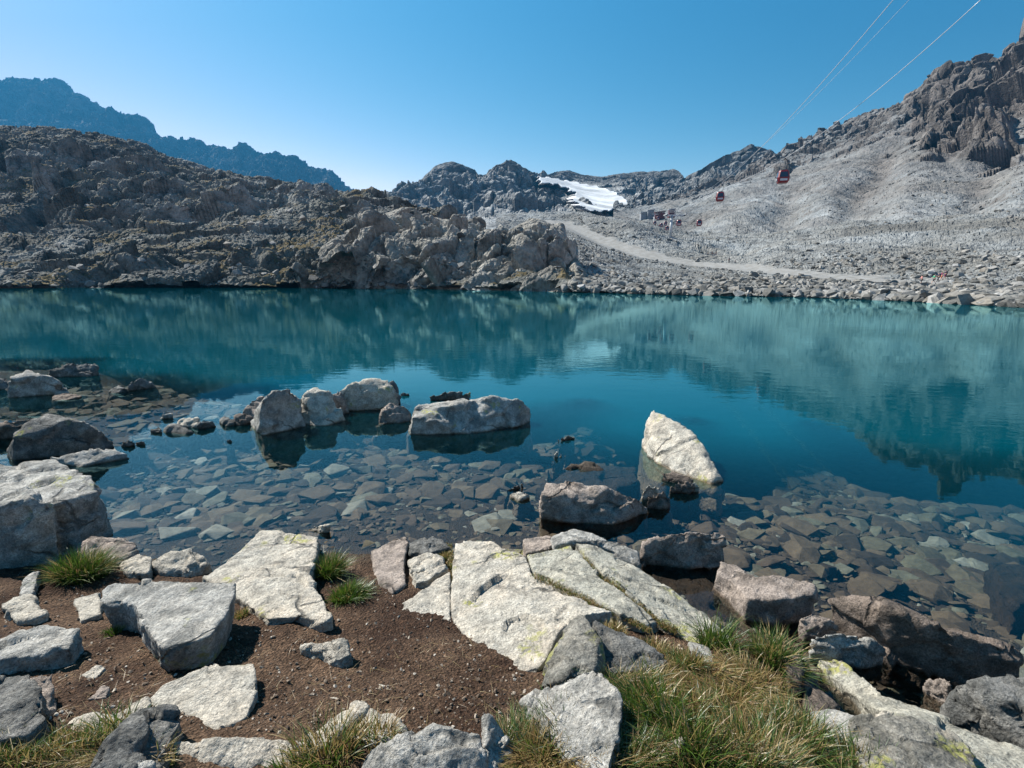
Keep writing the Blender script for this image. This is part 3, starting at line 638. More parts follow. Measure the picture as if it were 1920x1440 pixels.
# boulders on the moraine and far right shore
nvm, num = GM.shape[:2]; PXm = np.linspace(930, 2150, num)
pos, siz = [], []
ridm = rid_m = None
SHm = GM
def samp(G, v0, v1, u0, u1):
    v = rng.uniform(v0, v1); u = rng.uniform(u0, u1); i, j = int(v), int(u); a, b = v-i, u-j
    return (G[i, j]*(1-a)*(1-b)+G[i+1, j]*a*(1-b)+G[i, j+1]*(1-a)*b+G[i+1, j+1]*a*b)
pmg = pm.reshape(GM.shape[:2])
def put(G, n, v0, v1, u0, u1, s0, s1, mask=None, e=2.2, clump=True):
    v = rng.uniform(v0, v1, n); u = rng.uniform(u0, u1, n); i = v.astype(int); j = u.astype(int)
    p = G[i, j]+(G[i+1, j+1]-G[i, j])*rng.random((n, 1)); ok = np.ones(n, bool)
    if mask is not None: ok &= mask[i, j] <= .3
    if clump: ok &= p[:, 2] > .05
    if clump: ok &= fbm(p/14, 2, 301)+.5*fbm(p/45, 1, 302) > rng.uniform(-.45, .25, n)
    s_ = s0*(s1/s0)**(rng.random(n)**e); p[:, 2] += s_*.12
    pos.extend(p[ok]); siz.extend(s_[ok])
um = lambda p: (p-930)/1220*(num-1)
put(GM, 2600, 4, 20, um(960), um(2100), .2, 1.2, pmg, clump=False)       # shore line rubble
put(GM, 9000, 10, 96, um(960), um(2100), .16, .9, pmg)
put(GM, 3000, 96, 166, um(960), um(2140), .3, 1.3, pmg)
put(GM, 4500, 166, 250, um(1080), um(2140), .22, 1.3, pmg, e=3)
put(GM, 3000, 250, 330, um(1180), um(2140), .25, 1.3, pmg, e=3)
put(GR, 6000, 5, 150, 120, 990, .25, 1.4, e=3.5); put(GR, 1800, 150, 290, 200, 990, .4, 2.0, e=4)
put(GH, 2500, 8, 370, 10, 900, .25, 1.4, e=3); put(GH, 500, 6, 40, 10, 900, .2, .9)
put(GO, 700, 6, 200, 20, 600, .25, 1.2, e=3); put(GO, 350, 5, 25, 20, 600, .3, 1.1)
scatter('boulder', np.array(pos), np.array(siz), .35, bp_, M['boulder'], 'loose grey boulder in the rubble between far shore and scree', 'boulder', 'boulders on the far shore', 300, rng, stufflabel='loose grey rubble of small boulders covering the far slopes')

# ------------------------------------------------------------------ traced rocks
def hull_mesh(pts, zb, flare=1.06):
    P3 = np.array([atz(a, b, c) for a, b, c in pts]); c0 = P3.mean(0)
    low = P3.copy(); low[:, :2] = c0[:2]+(low[:, :2]-c0[:2])*flare; low[:, 2] = zb
    bm = bmesh.new()
    for q in np.vstack([P3, low]): bm.verts.new(q)
    bmesh.ops.convex_hull(bm, input=bm.verts[:])
    for vv in [vv for vv in bm.verts if not vv.link_faces]: bm.verts.remove(vv)
    return bm
def prism_mesh(pts, zb, inner=(), flare=1.03):
    P3 = np.array([atz(a, b, c) for a, b, c in pts]); n = len(P3)
    I3 = np.array([atz(a, b, c) for a, b, c in inner]).reshape(-1, 3); A = np.vstack([P3, I3])
    vs, es, fs, ov, oe, of = delaunay_2d_cdt([Vector(q[:2]) for q in A], [(i, (i+1) % n) for i in range(n)], [], 1, 1e-5)
    bm = bmesh.new(); zz = []
    for i, v in enumerate(vs):
        o_ = ov[i]; z = A[o_[0]][2] if o_ else P3[:, 2].mean(); zz.append(bm.verts.new((v.x, v.y, z)))
    for f in fs:
        try: bm.faces.new([zz[i] for i in f])
        except ValueError: pass
    c0 = P3.mean(0)
    be = [e for e in bm.edges if len(e.link_faces) == 1]
    ex = bmesh.ops.extrude_edge_only(bm, edges=be); nv = [q for q in ex['geom'] if isinstance(q, bmesh.types.BMVert)]
    for q in nv:
        q.co.x = c0[0]+(q.co.x-c0[0])*flare; q.co.y = c0[1]+(q.co.y-c0[1])*flare; q.co.z = zb
    bot = [e for e in bm.edges if len(e.link_faces) == 1]
    bmesh.ops.holes_fill(bm, edges=bot, sides=0); bmesh.ops.recalc_face_normals(bm, faces=bm.faces[:])
    return bm
_seed = [100]
NAMED = []
def rock(name, label, mat, pts, zb, mode='hull', inner=(), vox=None, rough=1.0, flare=None, zall=None, cat=None, smooth_it=2):
    if zall is not None: pts = [(a, b, zall) for a, b in pts]
    _seed[0] += 1; sd_ = _seed[0]
    if zb < -.3 and flare is None and (max(p_[0] for p_ in pts)-min(p_[0] for p_ in pts)) < 85: flare = 1.9
    bm = hull_mesh(pts, zb, flare or 1.06) if mode == 'hull' else prism_mesh(pts, zb, inner, flare or 1.03)
    co = np.array([v.co[:] for v in bm.verts]); lo, hi = co.min(0), co.max(0); size = float(np.sort(hi-lo)[1]); big = float((hi-lo)[:2].max())
    base = np.array([(lo[0]+hi[0])/2, (lo[1]+hi[1])/2, lo[2]])
    for v in bm.verts: v.co -= Vector(base)
    me = bpy.data.meshes.new(name); bmesh.ops.triangulate(bm, faces=bm.faces[:]); bm.to_mesh(me); bm.free()
    o = link(name, me, loc=base.tolist())
    dist = math.hypot(base[0], base[1]); vx = vox or max(.006, min(.0042*dist, big/28), big/150)
    m = o.modifiers.new('r', 'REMESH'); m.mode = 'VOXEL'; m.voxel_size = vx
    s_ = o.modifiers.new('s', 'SMOOTH'); s_.factor = .5; s_.iterations = smooth_it
    dg = bpy.context.evaluated_depsgraph_get(); nm = bpy.data.meshes.new_from_object(o.evaluated_get(dg)); o.modifiers.clear(); o.data = nm; bpy.data.meshes.remove(me); nm.name = name
    N = len(nm.vertices); cc_ = np.zeros(N*3, np.float32); nm.vertices.foreach_get('co', cc_); cc_ = cc_.reshape(-1, 3).astype(float)
    nn = np.zeros(N*3, np.float32); nm.vertex_normals.foreach_get('vector', nn); nn = nn.reshape(-1, 3)
    p = cc_+sd_*3.7; st = min(size, .8)
    pr = p*np.array([1, 1, 1.5])
    d = crag(pr, .42*st, sd_, .075*st*rough, crev=.10)+crag(pr, .15*st, sd_+5, .020*st*rough, crev=.12)+.022*st*rough*fbm(p/(.35*st), 4, sd_+9)+.005*fbm(p/.035, 3, sd_+13)*min(1, 3/max(dist, 1)+.4)
    cc_ = cc_+nn*d[:, None]
    nm.vertices.foreach_set('co', cc_.astype(np.float32).ravel()); nm.polygons.foreach_set('use_smooth', np.full(len(nm.polygons), True))
    nm.materials.clear(); nm.materials.append(M[mat]); nm.update()
    tag(o, label, cat or ('slab' if 'slab' in name else 'boulder' if 'boulder' in name else 'rock'))
    NAMED.append(o); return o
#ROCKS
rock('bedrock_slab', 'lower bedrock seen only inside the mossy cracks between the pale slabs', 'greylichen',
  [(760,1142,-0.010),(782,1118,0.000),(850,1064,0.010),(866,1030,-0.010),(1075,1026,0.030),(1195,1070,0.020),(1320,1168,-0.050),(1330,1200,0.000),(1215,1172,0.080),(1150,1150,0.150),(1050,1170,0.180),(975,1240,0.140),(862,1176,0.040),(762,1166,0.010)], -.2, 'prism', [(1000,1076,0.060),(1130,1085,0.100)], rough=.15)
# --- bedrock slabs at the centre of the near shore
rock('bedrock_slab', 'long pale bedrock sheet with a mossy hole, filling the centre of the near shore', 'white',
  [(853,1016,.14),(920,1018,.15),(985,1042,.19),(1000,1078,.24),(1060,1108,.30),(1150,1145,.33),(1100,1150,.36),(1050,1180,.38),(1025,1235,.38),(1005,1258,.36),(975,1266,.33),(935,1246,.30),(880,1200,.25),(852,1180,.21),(848,1120,.18),(850,1060,.16)], -.2, 'prism', [(950,1100,.25),(960,1180,.32)], rough=.4)
rock('bedrock_slab', 'lichen spotted bedrock strip between the two mossy cracks', 'whitelichen',
  [(990,1040,.20),(1070,1022,.20),(1095,1048,.24),(1130,1080,.27),(1180,1118,.27),(1235,1165,.24),(1215,1172,.27),(1165,1150,.31),(1070,1098,.29),(1005,1072,.24)], -.2, 'prism', rough=.4)
rock('bedrock_slab', 'pale bedrock slab sloping down to a point at the water, right of both cracks', 'whitelichen',
  [(1078,1018,.20),(1110,1022,.21),(1200,1062,.17),(1260,1105,.12),(1335,1165,.09),(1370,1200,.09),(1350,1215,.16),(1290,1200,.22),(1245,1168,.23),(1185,1112,.27),(1140,1076,.27),(1102,1042,.24)], -.25, 'prism', rough=.4)
rock('bedrock_slab', 'grey crested bedrock edge behind the lichened slab', 'grey',
  [(1032,1008,.18),(1075,990,.22),(1120,1000,.22),(1165,1018,.20),(1200,1036,.14),(1204,1058,.12),(1110,1016,.20),(1075,1014,.20),(1040,1024,.16)], -.25, 'prism', rough=.6)
rock('bedrock_slab', 'small pinkish block at the left end of the crested edge', 'pink',
  [(980,1010,.12),(1030,1003,.15),(1040,1012,.15),(1032,1028,.14),(985,1038,.12)], -.25, 'hull', rough=.6)
rock('bedrock_slab', 'pale wedge of bedrock left of the long vertical crack', 'white',
  [(742,1140,.14),(772,1118,.15),(845,1068,.16),(844,1110,.18),(845,1182,.21),(800,1168,.19),(740,1178,.17)], -.15, 'prism', rough=.35)
rock('rock_slab', 'flat pinkish slab with cracks at the left tip of the bedrock', 'pink',
  [(695,1032,.06),(760,1003,.08),(766,1014,.10),(758,1052,.11),(762,1092,.13),(738,1113,.13),(706,1092,.10),(700,1058,.07)], -.2, 'prism', rough=.4)
rock('rock', 'dark rounded rock behind the bedrock by its brown tuft', 'dark', [(768,1016,.12),(798,1006,.16),(830,1010,.15),(848,1026,.12),(800,1036,.12),(768,1036,.09)], -.15)
rock('rock', 'squarish pale rock wedged among the cracked bedrock', 'white', [(764,1052,.13),(800,1034,.16),(830,1044,.16),(834,1060,.15),(800,1074,.15),(772,1070,.13)], -.1)
rock('rock', 'narrow pale shard below the wedged squarish rock', 'white', [(775,1076,.15),(835,1058,.16),(840,1064,.15),(805,1086,.16),(778,1094,.14)], -.1)
rock('rock_slab', 'thin pale strip along the lower left edge of the bedrock', 'white', [(852,1192,.23),(872,1200,.26),(922,1244,.31),(905,1250,.30),(870,1224,.26)], .05, 'hull', rough=.5)
# --- rocks right of centre, foreground
rock('rock', 'pointed rock with yellow lichen below the bedrock', 'greylichen',
  [(1088,1148,.50),(1072,1165,.46),(1040,1200,.42),(1022,1245,.40),(1008,1288,.44),(1050,1274,.5),(1110,1262,.50),(1140,1250,.44),(1125,1190,.52)], .1, rough=.8)
rock('rock', 'dark slanting rock between the pointed rock and the dry grass', 'dark',
  [(1110,1160,.47),(1150,1175,.45),(1205,1200,.42),(1255,1238,.40),(1240,1256,.41),(1180,1268,.42),(1140,1262,.46)], .1, rough=.8)
rock('rock', 'thin grey rock edge beside the green grass by the water', 'grey', [(1290,1200,.24),(1330,1215,.22),(1372,1262,.27),(1368,1284,.30),(1340,1262,.32),(1295,1225,.3)], .0)
rock('boulder', 'large speckled grey rock at the bottom edge, right of centre', 'grey',
  [(1112,1250,.66),(1070,1268,.62),(1015,1290,.56),(978,1318,.52),(975,1336,.5),(1010,1352,.52),(1065,1400,.58),(1100,1450,.6),(1142,1450,.64),(1160,1380,.66),(1168,1312,.68),(1145,1272,.68)], .25, rough=.9)
rock('rock', 'narrow upright rock at the bottom edge right of centre boulder', 'grey', [(905,1345,.62),(915,1338,.64),(950,1370,.58),(952,1420,.56),(940,1470,.55),(908,1470,.6)], .3)
rock('boulder', 'blue grey granite boulder at the bottom edge of the photo', 'grey',
  [(668,1440,.60),(690,1402,.64),(740,1384,.68),(785,1374,.70),(812,1352,.70),(848,1368,.70),(900,1376,.68),(910,1410,.66),(900,1490,.6),(700,1500,.6)], .3, rough=.8)
rock('rock', 'pale slanting rock with a dark gap at the bottom, behind dry grass', 'white', [(555,1398,.48),(620,1340,.47),(668,1318,.47),(697,1322,.46),(665,1350,.5),(610,1400,.52),(570,1416,.52)], .25)
rock('rock', 'low pale rock behind the dry bottom tuft, right of the slanting one', 'white', [(652,1378,.50),(695,1332,.47),(740,1334,.46),(762,1362,.47),(758,1384,.49),(700,1396,.52)], .25)
rock('rock_slab', 'long pale rock lying along the bottom edge left of centre', 'white', [(318,1392,.54),(400,1384,.55),(470,1388,.54),(560,1384,.52),(578,1402,.52),(545,1460,.5),(340,1470,.5)], .25, rough=.8)
rock('stone', 'small pale pointed stone on the bare brown soil', 'white', [(558,1212,.31),(600,1208,.36),(632,1194,.40),(652,1194,.40),(658,1228,.36),(628,1240,.34),(600,1226,.32)], .15)
rock('stone', 'half buried pale stone in the soil above the bottom rocks', 'white', [(576,1338,.37),(600,1312,.39),(628,1304,.39),(645,1318,.39),(610,1336,.38)], .2)
rock('stone', 'tiny flat pale stone in the middle of the soil', 'white', [(700,1286,.36),(716,1281,.375),(732,1284,.375),(728,1295,.37),(704,1294,.36)], .25)
# --- left foreground
rock('rock_slab', 'large pale slab reaching from the soil to the water, left of centre', 'white',
  [(380,1082,.15),(440,1038,.17),(490,998,.16),(545,996,.16),(598,1004,.15),(590,1058,.19),(578,1076,.21),(600,1108,.26),(624,1156,.30),(605,1168,.30),(560,1152,.28),(500,1160,.27),(468,1138,.24),(420,1105,.2)], -.2, 'prism', [(530,1080,.25),(450,1090,.23)], rough=.45)
rock('rock_slab', 'thick grey slab propped up with a deep shadow beneath it', 'grey',
  [(186,1106,.40),(215,1090,.42),(300,1086,.45),(440,1090,.45),(442,1112,.46),(425,1150,.48),(395,1192,.49),(318,1216,.48),(296,1208,.47),(262,1160,.44),(246,1132,.42),(222,1126,.41),(190,1130,.40)], .20, 'prism', rough=.4, flare=.86)
rock('rock_slab', 'flat white slab with a broken corner lying on the soil', 'white',
  [(283,1308,.42),(305,1284,.43),(400,1246,.44),(478,1238,.43),(484,1292,.45),(462,1345,.47),(408,1372,.47),(350,1342,.45),(288,1328,.43)], .30, 'prism', rough=.4, flare=.94)
rock('rock', 'flat topped grey rock at the left edge above the dark boulder', 'grey', [(-60,1215,.42),(0,1206,.42),(60,1180,.44),(100,1172,.44),(148,1176,.42),(132,1215,.44),(60,1228,.45),(-60,1240,.46)], .15)
rock('boulder', 'dark rounded boulder at the left edge near the bottom', 'dark', [(-60,1285,.56),(0,1266,.58),(45,1264,.60),(78,1290,.62),(92,1340,.60),(60,1375,.6),(-60,1400,.6)], .25)
rock('boulder', 'brown grey boulder tucked behind the dark one at the left edge', 'pink', [(30,1268,.5),(60,1262,.53),(95,1268,.52),(106,1290,.5),(92,1340,.48),(70,1320,.5)], .2)
rock('rock_slab', 'pale sloping rock at the lower left above the dark ridge rock', 'white', [(85,1418,.52),(128,1352,.48),(180,1335,.46),(225,1338,.47),(235,1362,.50),(180,1395,.53),(105,1432,.54)], .25, rough=.7)
rock('rock', 'small white rock between the flat white slab and lower left rocks', 'white', [(215,1345,.45),(245,1318,.43),(276,1306,.43),(282,1318,.44),(250,1350,.47)], .25)
rock('boulder', 'dark angular ridge rock at the bottom left corner area', 'dark', [(135,1460,.64),(180,1415,.66),(232,1372,.66),(262,1328,.62),(330,1322,.60),(346,1345,.58),(310,1395,.58),(292,1440,.6),(240,1480,.62)], .25, rough=1.1)
rock('stone', 'small grey stone at the bottom edge beside the dark ridge rock', 'grey', [(238,1436,.64),(262,1420,.65),(290,1422,.64),(296,1450,.62),(250,1470,.62)], .4)
rock('rock', 'pale upright shard on the soil at the left', 'grey', [(62,1068,.22),(72,1072,.24),(68,1098,.24),(58,1118,.24),(30,1112,.22),(42,1086,.22)], .0)
rock('rock', 'angular pale rock just below the upright shard at the left', 'white', [(28,1118,.24),(60,1112,.26),(88,1152,.27),(60,1160,.3),(26,1166,.26),(2,1132,.24)], .05)
rock('rock', 'layered rounded rock at the waterline behind the big left tuft', 'pink', [(135,1014,.18),(170,1005,.21),(235,1006,.21),(256,1020,.18),(250,1042,.13),(200,1056,.12),(140,1046,.12)], -.2)
rock('stone', 'low pale stone touching the rounded one at the waterline', 'white', [(222,1058,.10),(262,1036,.14),(284,1042,.13),(280,1072,.12),(240,1078,.1)], -.1)
rock('rock', 'rounded pale stone at the waterline left of the large slab', 'white', [(284,1046,.14),(312,1032,.17),(368,1030,.16),(392,1044,.12),(388,1062,.08),(350,1078,.08),(300,1072,.08)], -.15)
rock('rock_slab', 'buried flat stone between the big tuft and the propped slab', 'white', [(134,1122,.20),(186,1108,.20),(190,1150,.25),(150,1164,.25)], .05, 'hull', rough=.4)
rock('stone', 'small tan stone on the soil left of the flat white slab', 'white', [(150,1268,.36),(180,1248,.36),(198,1250,.36),(176,1276,.38)], .22)
rock('stone', 'dark small stone on the soil above the small white rock', 'pink', [(164,1312,.42),(190,1286,.43),(206,1286,.42),(200,1308,.42)], .3)
rock('boulder', 'large grey rock face at the left edge above the mossy ledge', 'grey', [(-80,960,.55),(0,948,.62),(42,928,.66),(80,914,.64),(94,950,.55),(108,1005,.25),(112,1034,.1),(60,1020,.3),(0,1036,.25),(-80,1050,.2)], -.3, rough=.9)
rock('boulder', 'big flat topped grey block in the water at the left edge', 'grey', [(-80,880,.50),(0,878,.50),(100,864,.52),(172,890,.48),(184,922,.42),(188,948,.25),(96,950,.45),(-80,950,.4)], -.35)
rock('boulder', 'dark sided boulder in the shallows at the left, second from the edge', 'dark', [(22,822,.28),(45,790,.44),(90,774,.48),(150,786,.44),(188,806,.30),(205,822,.12),(150,842,.08),(60,852,.06),(14,846,.06)], -.3)
rock('rock_slab', 'low brownish slab behind the dark sided boulder', 'brown', [(-40,800,.18),(20,786,.26),(75,778,.30),(80,792,.22),(30,818,.04),(-40,822,.04)], -.3)
rock('rock_slab', 'thin flat slab awash in front of the dark sided boulder', 'grey', [(88,856,.10),(140,846,.14),(215,838,.14),(244,848,.08),(205,864,.02),(150,876,.0),(100,868,.02)], -.15)
rock('boulder', 'peaked grey boulder far out in the shallows at the left edge', 'grey', [(8,716,.30),(50,694,.46),(90,702,.40),(120,716,.24),(118,728,.03),(60,740,.0),(20,738,.02)], -.4)
rock('rock', 'rock cut off by the left edge beside the peaked boulder', 'dark', [(-60,706,.3),(-10,704,.26),(14,708,.2),(10,728,.02),(-60,736,.02)], -.4)
rock('rock', 'long dark domed rock farthest out at the left', 'dark', [(88,694,.16),(120,682,.28),(165,678,.30),(185,688,.18),(170,706,.0),(120,706,.0)], -.4)
rock('rock', 'black wet rock tip standing alone in the left shallows', 'dark', [(240,722,.12),(262,707,.24),(280,712,.16),(290,724,.03),(250,730,.0)], -.4)
rock('rock', 'low wet black rock left of the lone rock tip', 'dark', [(205,730,.05),(222,722,.12),(240,726,.10),(242,736,.0),(210,738,.0)], -.4)
rock('rock_slab', 'flat wet stone awash below the peaked left boulder', 'brown', [(96,742,.04),(120,736,.08),(158,740,.05),(130,750,.0),(100,752,.0)], -.3)
# --- chain of rocks in the shallows
rock('stone', 'single pale stone standing out of the water left of the rock chain', 'grey', [(300,776,.08),(308,768,.13),(320,770,.11),(323,782,.03),(308,786,.0)], -.45)
rock('stone', 'pale topped stone in the small cluster left of the rock chain', 'white', [(332,790,.08),(345,781,.14),(372,782,.13),(378,795,.06),(362,803,.0),(340,800,.02)], -.4)
rock('stone', 'dark pointed stone at the right of the small water cluster', 'dark', [(370,796,.08),(380,786,.13),(402,790,.08),(388,802,.0),(372,804,.0)], -.4)
rock('stone', 'wet dark stone in front of the small water cluster', 'dark', [(308,800,.07),(322,792,.10),(358,802,.08),(350,814,.0),(320,812,.0)], -.4)
rock('stone', 'black little stone at the left end of the small water cluster', 'dark', [(282,806,.03),(298,798,.09),(304,806,.05),(292,812,.0)], -.4)
rock('stone', 'wet stone beside the flat slab in the left shallows', 'dark', [(224,832,.04),(240,823,.10),(252,830,.04),(240,838,.0)], -.4)
rock('stone', 'tiny wet reddish stone right of the flat left slab', 'brown', [(252,828,.04),(265,825,.07),(273,830,.03),(262,835,.0)], -.4)
rock('stone', 'tiny dark stone alone in the pool', 'dark', [(424,826,.02),(430,822,.05),(437,826,.02),(431,830,.0)], -.4)
rock('stone', 'black pointed stone left of the tallest chain rock', 'dark', [(414,786,.05),(420,780,.11),(440,790,.06),(424,800,.0)], -.45)
rock('rock', 'dark brown low rock leaning on the tallest chain rock', 'brown', [(432,788,.08),(445,773,.17),(470,775,.15),(478,788,.05),(450,798,.0)], -.45)
rock('rock', 'small round rock behind the left side of the tallest chain rock', 'pink', [(458,766,.14),(470,748,.28),(492,742,.30),(496,758,.2),(480,772,.1)], -.45)
rock('boulder', 'tallest blocky boulder at the left of the rock chain', 'grey', [(487,752,.50),(512,732,.60),(552,730,.58),(566,748,.42),(562,778,.10),(525,806,.0),(500,805,.0),(468,790,.05)], -.5, rough=.9)
rock('boulder', 'pale boulder with a split right side, second in the rock chain', 'white', [(564,742,.42),(590,727,.50),(618,730,.48),(630,752,.30),(638,775,.12),(612,799,.0),(572,796,.0),(564,772,.1)], -.5)
rock('rock', 'narrow striped rock between the second and third chain boulders', 'pink', [(618,740,.34),(634,730,.38),(648,748,.24),(645,768,.02),(630,768,.05)], -.5)
rock('boulder', 'pale domed boulder, farthest back in the rock chain', 'white', [(622,738,.30),(655,718,.46),(690,707,.52),(725,712,.48),(745,730,.34),(750,758,.04),(700,770,.0),(640,766,.03)], -.5, rough=.7)
rock('rock', 'thin dark slab leaning on the right side of the domed boulder', 'dark', [(724,716,.42),(738,712,.42),(748,726,.3),(750,752,.04),(738,740,.2)], -.5)
rock('stone', 'tiny dark stone just right of the domed boulder', 'dark', [(750,738,.04),(756,733,.09),(768,738,.04),(758,743,.0)], -.6)
rock('rock', 'small dark based rock between domed and long boulders', 'pink', [(714,772,.18),(730,754,.28),(758,756,.26),(772,768,.16),(755,792,.0),(722,788,.0)], -.5)
rock('boulder', 'long broad boulder at the right end of the rock chain', 'grey', [(768,782,.26),(782,758,.36),(830,754,.36),(885,748,.38),(935,742,.44),(975,750,.36),(996,764,.22),(975,798,.02),(900,812,.0),(800,812,.0),(768,804,.02)], -.5, rough=.9)
rock('rock', 'low dark rock behind the long chain boulder', 'dark', [(800,742,.10),(830,731,.20),(870,731,.18),(892,738,.10),(870,749,.0),(820,749,.0)], -.7)
# --- right of centre in the water
rock('boulder', 'tall shark fin shaped white boulder standing in the water', 'white', [(1222,765,.50),(1208,800,.26),(1207,848,.0),(1240,880,-.02),(1290,900,-.03),(1345,920,-.04),(1356,905,.0),(1325,868,.16),(1320,830,.28),(1296,806,.36),(1270,790,.42)], -.5, rough=.6, flare=1.14)
rock('boulder', 'pale wedge boulder with a dark underside at the pool edge', 'pink', [(1024,902,.30),(1012,925,.26),(1010,958,.05),(1080,985,.0),(1150,985,.0),(1218,950,.06),(1195,930,.20),(1150,916,.26),(1080,906,.29)], -.3, rough=.9, flare=.98)
rock('stone', 'small pale stone right of the wedge boulder', 'white', [(1205,918,.10),(1215,907,.16),(1238,912,.12),(1230,926,.03),(1210,928,.02)], -.35)
rock('rock', 'brownish stone against the right end of the wedge boulder', 'brown', [(1212,932,.12),(1245,916,.18),(1256,930,.10),(1250,955,.0),(1225,950,.0)], -.35)
rock('rock_slab', 'flat reddish slab at the foot of the shark fin boulder', 'brown', [(1240,890,.06),(1262,884,.09),(1300,896,.06),(1290,906,.01),(1250,902,.01)], -.4)
rock('stone', 'little brown stone between slab and fin boulder', 'brown', [(1255,914,.06),(1272,902,.12),(1282,906,.10),(1275,924,.0)], -.4)
rock('stone', 'brown standing stone in the stones below the fin boulder', 'brown', [(1276,910,.08),(1290,900,.13),(1302,908,.08),(1292,926,.0)], -.4)
rock('stone', 'small white stone below the fin boulder', 'white', [(1294,908,.08),(1302,901,.12),(1314,914,.06),(1300,922,.0)], -.4)
rock('rock_slab', 'submerged brown slab with one pale tip above water', 'wetslab', [(1000,912,-.12),(1072,868,.05),(1085,870,.02),(1190,876,-.04),(1200,905,-.08),(1140,925,-.14),(1020,930,-.16)], -.5)
rock('stone', 'pale blue stone half out of the pool, left of the wedge boulder', 'white', [(956,926,.03),(970,918,.08),(992,924,.06),(998,936,.0),(972,940,.0)], -.4)
rock('stone', 'thin sliver of stone poking out of the pool', 'brown', [(948,918,.02),(978,905,.06),(980,909,.03),(955,921,.0)], -.4)
rock('stone', 'small white tipped stone in the middle of the pool', 'white', [(1030,854,.03),(1042,845,.09),(1060,852,.03),(1045,858,.0)], -.5)
rock('stone', 'flat tan stone breaking the surface above the white tipped one', 'brown', [(1046,824,.03),(1066,813,.08),(1079,818,.04),(1066,825,.0)], -.5)
rock('rock', 'pale half submerged stone behind the large left slab', 'white', [(556,1000,-.02),(590,984,.04),(618,985,.06),(620,998,.0),(590,1010,-.04)], -.3)
rock('rock', 'cracked blocky rock with a dark right side by the bedrock', 'pink', [(1206,1014,.20),(1240,1002,.24),(1290,996,.28),(1355,997,.26),(1362,1022,.18),(1300,1058,.05),(1275,1062,.02),(1210,1045,.02)], -.2)
rock('rock_slab', 'submerged brown slab below the cracked blocky rock', 'wetslab', [(1210,1048,-.02),(1262,1062,-.02),(1300,1090,-.03),(1280,1110,-.06),(1225,1085,-.05)], -.3)
rock('rock_slab', 'notched pinkish slab standing above its dark shadowed side', 'pink', [(1338,1074,.14),(1352,1050,.16),(1382,1056,.18),(1415,1080,.19),(1450,1076,.22),(1500,1086,.22),(1530,1100,.20),(1524,1118,.19),(1460,1124,.20),(1400,1122,.16),(1370,1090,.15)], -.25, 'prism', rough=.5, flare=.98)
rock('rock_slab', 'sunken brown ledge left of the notched slab', 'wetslab', [(1262,1085,-.03),(1320,1080,-.03),(1375,1125,-.04),(1440,1160,-.05),(1400,1185,-.07),(1310,1150,-.06)], -.35)
rock('boulder', 'long dark ridge boulder lying in the water at the right', 'brown', [(1558,1128,.20),(1590,1120,.26),(1632,1118,.32),(1670,1140,.34),(1740,1170,.32),(1830,1195,.30),(1890,1212,.24),(1916,1238,.12),(1880,1262,.02),(1790,1262,.0),(1700,1230,.02),(1600,1170,.06),(1570,1155,.08)], -.3, rough=1.0)
rock('stone', 'pale blue grey stone lying in front of the long ridge boulder', 'grey', [(1522,1194,.16),(1545,1186,.20),(1600,1186,.20),(1640,1202,.16),(1660,1218,.10),(1620,1234,.07),(1550,1230,.07),(1526,1214,.09)], -.1)
rock('rock', 'pinkish low rock behind the pale blue grey stone', 'pink', [(1498,1160,.12),(1520,1148,.16),(1560,1160,.16),(1576,1174,.12),(1560,1186,.06),(1510,1186,.06)], -.25)
rock('stone', 'small pale stone in the grass by the water', 'grey', [(1426,1208,.14),(1442,1200,.18),(1455,1212,.16),(1450,1224,.14),(1430,1222,.12)], .0)
rock('rock', 'brown block at the edge of the grass and the inlet', 'brown', [(1470,1228,.2),(1500,1226,.20),(1508,1248,.2),(1500,1280,.2),(1478,1270,.22)], -.1)
rock('rock_slab', 'narrow brown ledge running down the near side of the inlet', 'brown', [(1500,1256,.14),(1520,1262,.12),(1550,1310,.10),(1580,1340,.10),(1545,1345,.16),(1510,1320,.17)], -.2)
rock('bedrock_slab', 'long lichened slab running diagonally to the lower right corner', 'whitelichen', [(1535,1236,.06),(1575,1234,.08),(1610,1262,.10),(1650,1292,.14),(1720,1316,.18),(1800,1352,.22),(1960,1420,.26),(2040,1500,.3),(1850,1500,.42),(1740,1400,.34),(1680,1340,.24),(1640,1325,.16),(1600,1300,.08),(1560,1270,.05)], -.3, 'prism', rough=.5)
rock('boulder', 'dark lichen covered boulder at the bottom right', 'greylichen', [(1600,1350,.36),(1660,1344,.40),(1730,1352,.42),(1790,1372,.40),(1830,1410,.40),(1840,1460,.42),(1740,1500,.46),(1640,1470,.48),(1600,1400,.42)], .0, rough=.9)
rock('rock', 'low grey lichened rock between the grass and dark boulder', 'grey', [(1518,1334,.24),(1570,1326,.24),(1620,1345,.28),(1650,1372,.34),(1610,1410,.38),(1560,1390,.35),(1520,1356,.28)], .0, rough=.7)
rock('stone', 'small round stone on the diagonal slab', 'white', [(1638,1340,.22),(1655,1328,.26),(1676,1334,.25),(1674,1346,.23),(1650,1350,.22)], .1)
rock('boulder', 'large rough grey boulder at the right edge of the photo', 'dark', [(1782,1284,.20),(1810,1274,.26),(1870,1270,.30),(1960,1272,.34),(2040,1300,.36),(2040,1400,.30),(1920,1374,.12),(1860,1340,.05),(1800,1312,.04)], -.3, rough=1.0)
rock('rock', 'small pinkish rock against the left side of the rough boulder', 'pink', [(1736,1276,.08),(1762,1268,.14),(1782,1276,.16),(1788,1300,.08),(1770,1318,.0),(1745,1296,.0)], -.25)
rock('rock_slab', 'large submerged brown slab at the right edge', 'wetslab', [(1852,1052,-.16),(1900,1050,-.16),(1990,1062,-.16),(1990,1140,-.16),(1905,1135,-.14),(1880,1100,-.15)], -.7)
